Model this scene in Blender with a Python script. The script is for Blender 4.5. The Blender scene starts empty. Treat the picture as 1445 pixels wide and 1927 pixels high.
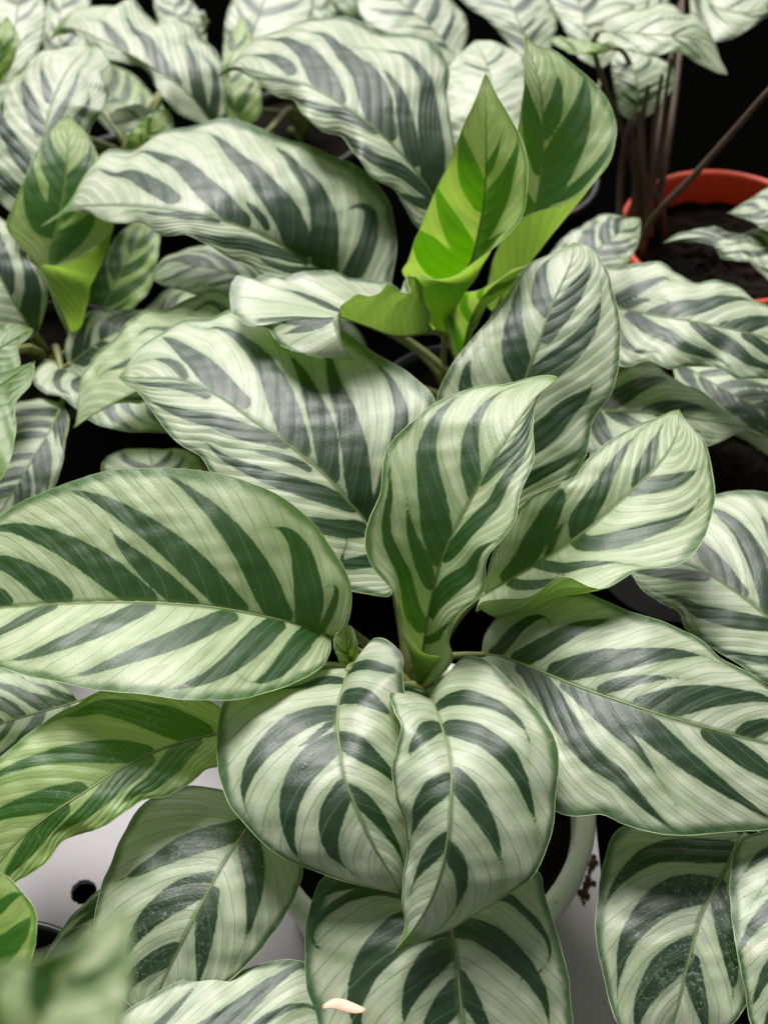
import bpy, bmesh, math, random
import numpy as np

# ------------------------------------------------------------------ camera, light, exposure
sc = bpy.context.scene
cam_d = bpy.data.cameras.new('camera')
cam = bpy.data.objects.new('camera', cam_d)
sc.collection.objects.link(cam)
cam.location = (-0.00846, -0.33766, 0.6259)
cam.rotation_euler = (math.radians(90-50), 0, 0)
cam_d.sensor_fit = 'VERTICAL'; cam_d.sensor_height = 24; cam_d.sensor_width = 18
cam_d.angle_y = math.radians(40)
cam_d.clip_start = .01; cam_d.clip_end = 50
cam_d.dof.use_dof = True
cam_d.dof.focus_distance = .555
cam_d.dof.aperture_fstop = 6.5
sc.camera = cam

world = bpy.data.worlds.new('World'); sc.world = world; world.use_nodes = True
bg = world.node_tree.nodes['Background']
bg.inputs[0].default_value = (.96, .97, 1.0, 1); bg.inputs[1].default_value = .19   # even glow of the nursery's translucent roof

sun_d = bpy.data.lights.new('roof_light', 'SUN'); sun = bpy.data.objects.new('roof_light', sun_d)
sc.collection.objects.link(sun)
sun_d.energy = 5.0; sun_d.angle = math.radians(26); sun_d.color = (1, .955, .94)
SUN_AZ, SUN_EL = math.radians(16), math.radians(57)     # from behind the plants, a little to the left
from mathutils import Vector
sv = Vector((-math.sin(SUN_AZ)*math.cos(SUN_EL), math.cos(SUN_AZ)*math.cos(SUN_EL), math.sin(SUN_EL)))
sun.rotation_euler = sv.to_track_quat('Z', 'Y').to_euler()

# the glazed end wall of the nursery, behind the benches
win_d = bpy.data.lights.new('end_wall_window', 'AREA'); win = bpy.data.objects.new('end_wall_window', win_d)
sc.collection.objects.link(win)
win_d.shape = 'RECTANGLE'; win_d.size = 3.6; win_d.size_y = 1.3; win_d.energy = 34; win_d.color = (1.0, .89, 1.0)
win.location = (-.2, 2.4, 1.35)
win.rotation_euler = Vector((-.1, 2.2, 1.2)).to_track_quat('Z', 'Y').to_euler()

sc.view_settings.view_transform = 'Standard'; sc.view_settings.look = 'None'
sc.view_settings.exposure = .27; sc.view_settings.gamma = 1
sc.render.engine = 'CYCLES'
sc.cycles.use_denoising = True
sc.cycles.max_bounces = 8; sc.cycles.diffuse_bounces = 4; sc.cycles.transmission_bounces = 6

# ------------------------------------------------------------------ helpers
C = sc.collection
def tag(o, label=None, cat=None, group=None, kind=None):
    for k, v in (('label', label), ('category', cat), ('group', group), ('kind', kind)):
        if v: o[k] = v
    return o
def empty(name, loc):
    o = bpy.data.objects.new(name, None); C.objects.link(o); o.location = loc
    o.empty_display_size = .02
    return o
def mesh_obj(name, V, Fc, mat, parent=None, smooth=True):
    me = bpy.data.meshes.new(name)
    me.from_pydata([tuple(v) for v in V], [], Fc); me.update()
    if smooth:
        me.polygons.foreach_set('use_smooth', [True]*len(me.polygons))
    me.materials.append(mat)
    o = bpy.data.objects.new(name, me); C.objects.link(o)
    if parent: o.parent = parent
    return o
def tube(P, R, seg=8, closed=False, caps=True):
    """a tube along points P with radii R"""
    P = np.asarray(P, float); n = len(P)
    R = np.broadcast_to(np.asarray(R, float), (n,))
    T = np.gradient(P, axis=0)
    if closed: T = np.roll(P, -1, 0)-np.roll(P, 1, 0)
    T /= np.linalg.norm(T, axis=1)[:, None]+1e-12
    a = np.array([0, 0, 1.]) if abs(T[0][2]) < .9 else np.array([1., 0, 0])
    V = []
    N = np.cross(T[0], a); N /= np.linalg.norm(N)
    for i in range(n):
        N = N-T[i]*(N@T[i]); N /= np.linalg.norm(N)+1e-12
        B = np.cross(T[i], N)
        for k in range(seg):
            t = 2*math.pi*k/seg
            V.append(P[i]+R[i]*(math.cos(t)*N+math.sin(t)*B))
    Fc = []
    for i in range(n if closed else n-1):
        j = (i+1) % n
        for k in range(seg):
            k2 = (k+1) % seg
            Fc.append((i*seg+k, i*seg+k2, j*seg+k2, j*seg+k))
    if caps and not closed:
        Fc.append(tuple(range(seg))[::-1]); Fc.append(tuple((n-1)*seg+k for k in range(seg)))
    return V, Fc
def lathe(prof, seg=72, wob=None):
    V = []; Fc = []
    for r, z in prof:
        for k in range(seg):
            a = 2*math.pi*k/seg
            V.append((r*math.cos(a), r*math.sin(a), z))
    for i in range(len(prof)-1):
        for k in range(seg):
            k2 = (k+1) % seg
            Fc.append((i*seg+k, i*seg+k2, (i+1)*seg+k2, (i+1)*seg+k))
    return V, Fc

# ------------------------------------------------------------------ materials
class NT:
    def __init__(s, name):
        s.m = bpy.data.materials.new(name); s.m.use_nodes = True
        s.t = s.m.node_tree; s.t.nodes.clear()
        s.out = s.n('ShaderNodeOutputMaterial')
    def n(s, typ, **kw):
        nd = s.t.nodes.new(typ)
        for k, v in kw.items(): setattr(nd, k, v)
        return nd
    def set(s, sock, v):
        if hasattr(v, 'links') or hasattr(v, 'is_output'): s.t.links.new(v, sock)
        elif isinstance(v, (tuple, list)) and len(v) == 3 and sock.type == 'RGBA': sock.default_value = (*v, 1)
        else: sock.default_value = v
    def math(s, op, a, b=0., c=None, clamp=False):
        nd = s.n('ShaderNodeMath', operation=op, use_clamp=clamp)
        s.set(nd.inputs[0], a); s.set(nd.inputs[1], b)
        if c is not None: s.set(nd.inputs[2], c)
        return nd.outputs[0]
    def step(s, x, lo, hi, a=0., b=1.):
        nd = s.n('ShaderNodeMapRange', interpolation_type='SMOOTHSTEP')
        for i, v in zip((0, 1, 2, 3, 4), (x, lo, hi, a, b)): s.set(nd.inputs[i], v)
        return nd.outputs[0]
    def mix(s, f, a, b, mode='MIX'):
        nd = s.n('ShaderNodeMix', data_type='RGBA', blend_type=mode)
        s.set(nd.inputs[0], f); s.set(nd.inputs[6], a); s.set(nd.inputs[7], b)
        return nd.outputs[2]
    def attr(s, name):
        return s.n('ShaderNodeAttribute', attribute_name=name).outputs['Fac']
    def noise(s, scale, detail=3, rough=.55, vec=None, dist=0.):
        nd = s.n('ShaderNodeTexNoise')
        nd.inputs['Scale'].default_value = scale; nd.inputs['Detail'].default_value = detail
        nd.inputs['Roughness'].default_value = rough; nd.inputs['Distortion'].default_value = dist
        if vec is None: vec = s.n('ShaderNodeTexCoord').outputs['Object']
        s.t.links.new(vec, nd.inputs['Vector'])
        return nd.outputs['Fac']
    def bsdf(s, color, rough, **kw):
        b = s.n('ShaderNodeBsdfPrincipled')
        s.set(b.inputs['Base Color'], color); s.set(b.inputs['Roughness'], rough)
        for k, v in kw.items(): s.set(b.inputs[k.replace('_', ' ')], v)
        return b
    def done(s, sh): s.t.links.new(sh, s.out.inputs[0]); return s.m

def leaf_material():
    s = NT('leaf_blade')
    f = s.attr('stripe'); vein = s.attr('vein'); av = s.attr('across'); u = s.attr('along'); yg = s.attr('young'); dust = s.attr('dust'); tipa = s.attr('tip')
    n1 = s.noise(900, 3); n2 = s.noise(60, 4); n3 = s.noise(220, 3)
    # grain that runs along the side veins
    comb = s.n('ShaderNodeCombineXYZ'); s.set(comb.inputs[0], s.math('MULTIPLY', vein, 6.)); s.set(comb.inputs[1], s.math('MULTIPLY', av, 9.))
    gr = s.noise(1.0, 4, .7, comb.outputs[0])
    # feather stripes: edge distance in millimetres, softened and frayed by noise
    fe = s.math('ADD', f, s.math('MULTIPLY', s.math('SUBTRACT', n1, .5), .3))
    fe = s.math('ADD', fe, s.math('MULTIPLY', s.math('SUBTRACT', n3, .5), .8))
    fe = s.math('ADD', fe, s.math('MULTIPLY', s.math('SUBTRACT', gr, .5), s.math('SUBTRACT', 1.7, s.math('MULTIPLY', yg, 1.4))))
    dark = s.step(fe, -.42, .42)
    # light tissue
    light = s.mix(n2, (.38, .45, .285), (.555, .595, .46))
    light_y = s.mix(n2, (.31, .47, .09), (.44, .57, .20))
    light = s.mix(yg, light, light_y)
    dk = s.mix(n2, (.007, .027, .008), (.016, .048, .016))
    dk_y = s.mix(n2, (.018, .095, .005), (.042, .15, .010))
    dk = s.mix(yg, dk, dk_y)
    # greener halo of the light tissue close to a stripe and towards the margin
    halo = s.step(f, -4.0, .0, 0., .42)
    edge_c = s.mix(yg, (.165, .265, .105), (.16, .36, .03))
    light = s.mix(halo, light, edge_c)
    comb2 = s.n('ShaderNodeCombineXYZ'); s.set(comb2.inputs[0], s.math('MULTIPLY', vein, .55)); s.set(comb2.inputs[1], s.math('MULTIPLY', av, 1.1))
    band = s.noise(1.0, 2, .5, comb2.outputs[0])
    light = s.mix(s.step(band, 0.44, .68, 0., .38), light, edge_c)
    mar = s.math('ADD', av, s.math('MULTIPLY', s.math('SUBTRACT', n2, .5), .16))
    margin = s.step(mar, .885, .97, 0., .94)
    col = s.mix(dark, light, dk)
    col = s.mix(margin, col, s.mix(yg, (.026, .085, .026), (.07, .23, .018)))
    col = s.mix(s.step(av, .012, .05, .75, 0.), col, s.mix(yg, (.05, .11, .03), (.12, .26, .02)))
    col = s.mix(s.step(s.math('ADD', tipa, s.math('MULTIPLY', s.math('SUBTRACT', n2, .5), .8)), -.3, .5, 0., .85), col, s.mix(yg, (.10, .24, .03), (.18, .38, .03)))
    # side veins: dark hairlines in the light tissue, pale ones in the stripes
    w = s.math('ABSOLUTE', s.math('SUBTRACT', s.math('FRACT', s.math('ADD', vein, s.math('MULTIPLY', s.math('SUBTRACT', n2, .5), .35))), .5))
    line = s.step(w, .02, .06, 1., 0.)
    line = s.math('MULTIPLY', line, s.step(av, .015, .05))
    vc = s.mix(dark, s.mix(yg, (.11, .20, .085), (.20, .30, .03)), (.10, .19, .10))
    col = s.mix(s.math('MULTIPLY', line, s.math('SUBTRACT', s.math('ADD', .34, s.math('MULTIPLY', n2, .5)), s.math('MULTIPLY', dark, .2))), col, vc)
    # fine grain along the side veins and pale dust specks
    col = s.mix(.38, col, s.mix(gr, (.25, .25, .25), (.75, .75, .75)), 'OVERLAY')
    vor = s.n('ShaderNodeTexVoronoi'); vor.inputs['Scale'].default_value = 420
    s.t.links.new(s.n('ShaderNodeTexCoord').outputs['Object'], vor.inputs['Vector'])
    sp = s.math('MULTIPLY', s.step(vor.outputs['Distance'], .07, .13, 1., 0.), s.step(s.noise(75, 2), .52, .66))
    sp = s.math('MULTIPLY', sp, s.step(s.noise(23, 2), .42, .62))
    col = s.mix(s.math('MULTIPLY', sp, .65), col, (.72, .74, .68))
    film = s.math('MULTIPLY', s.step(s.noise(340, 5, .75, None, 1.5), .50, .70), s.step(s.noise(38, 3), .38, .66))
    col = s.mix(s.math('MULTIPLY', s.math('MULTIPLY', film, dust), .42), col, (.62, .64, .60))
    scar = s.math('MULTIPLY', s.step(s.noise(55, 3, .6, None, .6), .655, .72), s.step(av, .74, .92))
    col = s.mix(s.math('MULTIPLY', scar, .55), col, (.42, .30, .17))
    # brownish tip
    tipf = s.step(s.math('ADD', u, s.math('MULTIPLY', n2, .01)), .985, 1.0, 0., .8)
    col = s.mix(tipf, col, s.mix(yg, (.16, .11, .04), (.2, .22, .03)))
    # underside: paler, plain, with the stripes showing through
    und = s.mix(s.math('MULTIPLY', dark, .45), s.mix(yg, (.09, .19, .028), (.13, .22, .03)), s.mix(yg, (.07, .15, .025), (.09, .17, .015)))
    und = s.mix(s.math('MULTIPLY', line, .6), und, (.10, .11, .02))
    geo = s.n('ShaderNodeNewGeometry')
    colf = s.mix(geo.outputs['Backfacing'], col, und)
    # relief: quilting between the side veins, fine cell grain
    q = s.math('ABSOLUTE', s.math('SINE', s.math('MULTIPLY', vein, math.pi)))
    hgt = s.math('ADD', s.math('MULTIPLY', q, .6), s.math('ADD', s.math('MULTIPLY', gr, .55), s.math('MULTIPLY', n1, .25)))
    bump = s.n('ShaderNodeBump'); bump.inputs['Strength'].default_value = .6; bump.inputs['Distance'].default_value = .0006
    s.t.links.new(hgt, bump.inputs['Height'])
    rough = s.math('ADD', s.math('ADD', .31, s.math('MULTIPLY', n2, .16)), s.math('MULTIPLY', gr, .12))
    b = s.bsdf(colf, rough, Specular_IOR_Level=.72, Normal=bump.outputs[0])
    tr = s.n('ShaderNodeBsdfTranslucent')
    tc = s.mix(dark, s.mix(yg, (.34, .58, .07), (.42, .66, .06)), s.mix(yg, (.08, .27, .008), (.13, .42, .0)))
    s.set(tr.inputs[0], tc); s.t.links.new(bump.outputs[0], tr.inputs[1])
    ms = s.n('ShaderNodeMixShader'); s.set(ms.inputs[0], s.math('ADD', .25, s.math('MULTIPLY', yg, .24)))
    s.t.links.new(b.outputs[0], ms.inputs[1]); s.t.links.new(tr.outputs[0], ms.inputs[2])
    return s.done(ms.outputs[0])

def plain(name, a, b, scale, rough, bump=.2, dist=.001, spec=.5, detail=4):
    s = NT(name)
    n = s.noise(scale, detail)
    bp = s.n('ShaderNodeBump'); bp.inputs['Strength'].default_value = bump; bp.inputs['Distance'].default_value = dist
    s.t.links.new(n, bp.inputs['Height'])
    return s.done(s.bsdf(s.mix(n, a, b), rough, Specular_IOR_Level=spec, Normal=bp.outputs[0]).outputs[0])

MAT = dict(
    leaf=leaf_material(),
    midrib=plain('midrib_olive', (.11, .16, .05), (.22, .26, .10), 300, .5),
    rim=plain('leaf_margin', (.30, .42, .16), (.55, .62, .36), 120, .45),
    petiole=plain('petiole_green', (.10, .13, .03), (.22, .22, .08), 120, .5),
    stem=plain('old_petiole_brown', (.03, .018, .012), (.12, .08, .045), 150, .6),
    soil=plain('potting_soil', (.002, .0015, .001), (.016, .010, .007), 350, .95, 1., .004, .1),
    dirt=plain('brown_dirt', (.015, .007, .003), (.06, .026, .010), 500, .9, .6, .001, .2),
    black=plain('black_plastic', (.006, .006, .007), (.014, .014, .016), 90, .45, .1),
    cloth=plain('ground_cloth', (.0004, .0004, .0004), (.0015, .0015, .0013), 600, 1., .2, .001, 0.),
)
def white_plastic(name, a, b, rough=.38, spec=.5):
    s = NT(name)
    n = s.noise(18, 4); d = s.noise(160, 5, .7)
    col = s.mix(n, a, b)
    col = s.mix(s.step(d, .62, .74, 0., .6), col, (.16, .10, .06))
    return s.done(s.bsdf(col, rough, Specular_IOR_Level=spec).outputs[0])
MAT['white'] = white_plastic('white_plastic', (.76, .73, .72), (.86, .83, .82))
MAT['shaded_white'] = white_plastic('shaded_white_plastic', (.36, .34, .355), (.46, .44, .455), .75, .15)  # white tray plastic, with the shade under the leaves put into its colour
def red_plastic():
    s = NT('red_plastic')
    n = s.noise(30, 4)
    return s.done(s.bsdf(s.mix(n, (.55, .045, .012), (.68, .09, .025)), .42).outputs[0])
MAT['red'] = red_plastic()
MAT['petal'] = plain('dry_petal', (.80, .36, .22), (.92, .62, .48), 250, .6)

# ------------------------------------------------------------------ the setting
g = 3.0
tag(mesh_obj('ground', [(-g, -g, -.03), (g, -g, -.03), (g, g, -.03), (-g, g, -.03)], [(0, 1, 2, 3)], MAT['cloth']), kind='structure')

def tray():
    """white bench tray with a drainage hole"""
    t = empty('bench_tray', (-.22, -.16, 0))
    cx, cy, hr = (-0.1505, -0.0472, -0.0)[0]+.22, (-0.1505, -0.0472, -0.0)[1]+.16, .0062
    x0, x1, y0, y1 = -.34, .315, -.3, .235
    rnd = random.Random(4); seg = 48; V = []; Fc = []
    for ring in range(4):
        for k in range(seg):
            a = 2*math.pi*k/seg; c, q = math.cos(a), math.sin(a)
            R = hr*(1+.05*rnd.uniform(-1, 1))
            if ring == 0: V.append((cx+R*.98*c, cy+R*.98*q, -.004))
            elif ring == 1: V.append((cx+R*c, cy+R*q, 0))
            else:
                tx = ((x1-cx)/c if c > 0 else (x0-cx)/c) if abs(c) > 1e-6 else 1e9
                ty = ((y1-cy)/q if q > 0 else (y0-cy)/q) if abs(q) > 1e-6 else 1e9
                m = min(tx, ty)
                V.append((cx+m*c, cy+m*q, 0 if ring == 2 else -.012))
    for r in range(3):
        for k in range(seg):
            k2 = (k+1) % seg
            Fc.append((r*seg+k, r*seg+k2, (r+1)*seg+k2, (r+1)*seg+k))
    mesh_obj('tray_plate', V, [f[::-1] for f in Fc], MAT['shaded_white'], t, smooth=False)
    rnd = random.Random(8); V = []; Fc = []
    A, B = np.array((0.0925, -0.0302, 0.002)), np.array((0.085, -0.0508, 0.002))
    for i in range(46):
        f = rnd.random(); c = A+(B-A)*f+np.array([rnd.gauss(0, .0009), rnd.gauss(0, .0009), 0])-np.array(t.location)
        r = rnd.uniform(.0006, .0019); b0 = len(V)
        for (x, y, z) in ((1, 0, 0), (-1, 0, 0), (0, 1, 0), (0, -1, 0), (0, 0, .7), (0, 0, -.7)):
            V.append((c[0]+x*r*rnd.uniform(.7, 1.2), c[1]+y*r*rnd.uniform(.7, 1.2), max(.0002, .001+z*r)))
        for a, b, d in ((0, 2, 4), (2, 1, 4), (1, 3, 4), (3, 0, 4), (2, 0, 5), (1, 2, 5), (3, 1, 5), (0, 3, 5)): Fc.append((b0+a, b0+b, b0+d))
    mesh_obj('soil_smear', V, Fc, MAT['dirt'], t, smooth=False)['kind'] = 'stuff'
    tag(t, 'white plastic bench tray with a round black drainage hole', 'tray')
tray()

def pot(name, label, loc, R, H, mat, lip=.010, lip_h=.012, soil_z=None, group=None):
    t = empty(name, (loc[0], loc[1], 0))
    zt = H; taper = .95
    prof = [(R*taper*.98, .002), (R*taper, .002), (R+lip*.45, zt-lip_h), (R+lip*.45, zt-lip_h-.0005)]
    V, Fc = lathe(prof); mesh_obj('pot_wall', V, Fc, mat, t)
    pr_ = [(R+lip*.40, zt-lip_h), (R+lip, zt-lip_h+.001), (R+lip*1.05, zt-.004), (R+lip*.85, zt-.001), (R+lip*.5, zt), (R+lip*.12, zt-.0008), (R, zt-.003), (R*.985, zt-.03)]
    V, Fc = lathe(pr_); mesh_obj('pot_rim', V, Fc, mat, t)
    sz = soil_z or H-.016
    rnd = random.Random(int(R*1e5)); seg = 40; V = [(0, 0, sz)]; Fc = []
    for r in range(1, 13):
        for k in range(seg):
            a = 2*math.pi*k/seg
            V.append((R*.99*r/12*math.cos(a), R*.99*r/12*math.sin(a), sz+rnd.uniform(-.0025, .0025)))
    for k in range(seg): Fc.append((0, 1+k, 1+(k+1) % seg))
    for r in range(11):
        for k in range(seg):
            k2 = (k+1) % seg
            Fc.append((1+r*seg+k, 1+(r+1)*seg+k, 1+(r+1)*seg+k2, 1+r*seg+k2))
    mesh_obj('soil', V, Fc, MAT['soil'], t, smooth=False)
    tag(t, label, 'pot', group)
    return t
cp = (.009, -.042)
pot('plant_pot', 'white plastic pot with a wide rim holding the central striped plant', cp, .0650, .080, MAT['white'], .0088, .014)
pot('plant_pot', 'glossy red plastic pot behind the plants at the upper right', (.199, .342), .0600, .080, MAT['red'], .005, .012, .058)
pot('plant_pot', 'black plastic pot whose rim shows beside the drainage hole', (-.165, -.142), .052, .060, MAT['black'], .004, .010)

pot('plant_pot', 'white pot deep in shade under the leaf at the right', (.156, .155), .050, .075, MAT['white'], .006, .012)

def arclen(P):
    d = np.linalg.norm(np.diff(P, axis=0), axis=1)
    s = np.concatenate([[0], np.cumsum(d)])
    return s / s[-1]

def spline(P, n):
    """Catmull-Rom through the points, resampled evenly along its length."""
    P = np.asarray(P, float)
    Q = np.vstack([2*P[0]-P[1], P, 2*P[-1]-P[-2]])
    out = []
    for i in range(1, len(Q)-2):
        p0, p1, p2, p3 = Q[i-1], Q[i], Q[i+1], Q[i+2]
        t = np.linspace(0, 1, 14, endpoint=False)[:, None]
        m1 = (p2-p0)*.5; m2 = (p3-p1)*.5
        L = np.linalg.norm(p2-p1)
        for m in (m1, m2):
            k = np.linalg.norm(m)
            if k > L*1.2: m *= L*1.2/k
        out.append((2*t**3-3*t**2+1)*p1+(t**3-2*t**2+t)*m1+(-2*t**3+3*t**2)*p2+(t**3-t**2)*m2)
    out.append(P[-1:])
    C = np.vstack(out); s = arclen(C); u = np.linspace(0, 1, n)
    return np.stack([np.interp(u, s, C[:, k]) for k in range(3)], 1)

def smooth_rows(A, k=1):
    B = A.copy()
    for _ in range(k):
        B[1:-1] = (B[:-2]+2*B[1:-1]+B[2:])/4
    return B

def blade(d, NU, NV):
    """rows along the midrib, columns from the left margin over the midrib to the right margin"""
    M = spline(d['mid'], NU)
    T = np.gradient(M, axis=0); T /= np.linalg.norm(T, axis=1)[:, None]+1e-12
    u = np.linspace(0, 1, NU)[:, None]
    prof = np.sin(np.pi*np.clip(u, 0, 1))**.6
    sides = {}
    amp, freq, ph = d['rip']
    vs = np.concatenate([[0, .012], np.linspace(.05, 1, NV-1)])
    for key, sg in (('left', 1), ('right', -1)):
        E = spline([d['mid'][0]]+list(d[key])+[d['mid'][-1]], NU)
        D = E-M
        n = np.cross(T, D)*sg
        n /= np.linalg.norm(n, axis=1)[:, None]+1e-9
        n = smooth_rows(n, 6)
        n /= np.linalg.norm(n, axis=1)[:, None]+1e-9
        w = np.linalg.norm(D, axis=1)[:, None]
        ck = d.get('lc' if key == 'left' else 'rc')
        if ck:
            C = spline([d['mid'][0]]+list(ck)+[d['mid'][-1]], NU)
        else:
            C = (M+E)/2+n*(d['arch']*.01*prof*np.clip(w/.025, .2, 1.3))
        rows = []
        for v in vs:
            P = (1-v)**2*M+2*v*(1-v)*C+v*v*E
            r = amp*.01*np.sin(2*np.pi*(freq*u+ph+(.37 if sg < 0 else 0)))*v**2.2*prof
            r2 = amp*.0035*np.sin(2*np.pi*(freq*2.7*u+ph*3+v*.4))*v**1.5*prof
            s1 = 31*P[:, :1]+47*P[:, 1:2]+19*P[:, 2:3]; s2 = 53*P[:, 1:2]-29*P[:, :1]+13*P[:, 2:3]
            pk = .00016*(np.sin(6.1*s1+2*np.sin(3.3*s2))+.7*np.sin(9.7*s2+1.7*np.sin(4.1*s1)))*np.sin(np.pi*min(v*1.1, 1))*prof
            nick = .00010*(np.sin(150*u+3*np.sin(41*u+ph*9))+.8*np.sin(67*u+5*ph))*v**10*prof
            rows.append(P+n*(r+r2+pk)+D/(w+1e-9)*nick)
        sides[key] = np.stack(rows, 1)
    return M, vs, sides['left'], sides['right']

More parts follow.
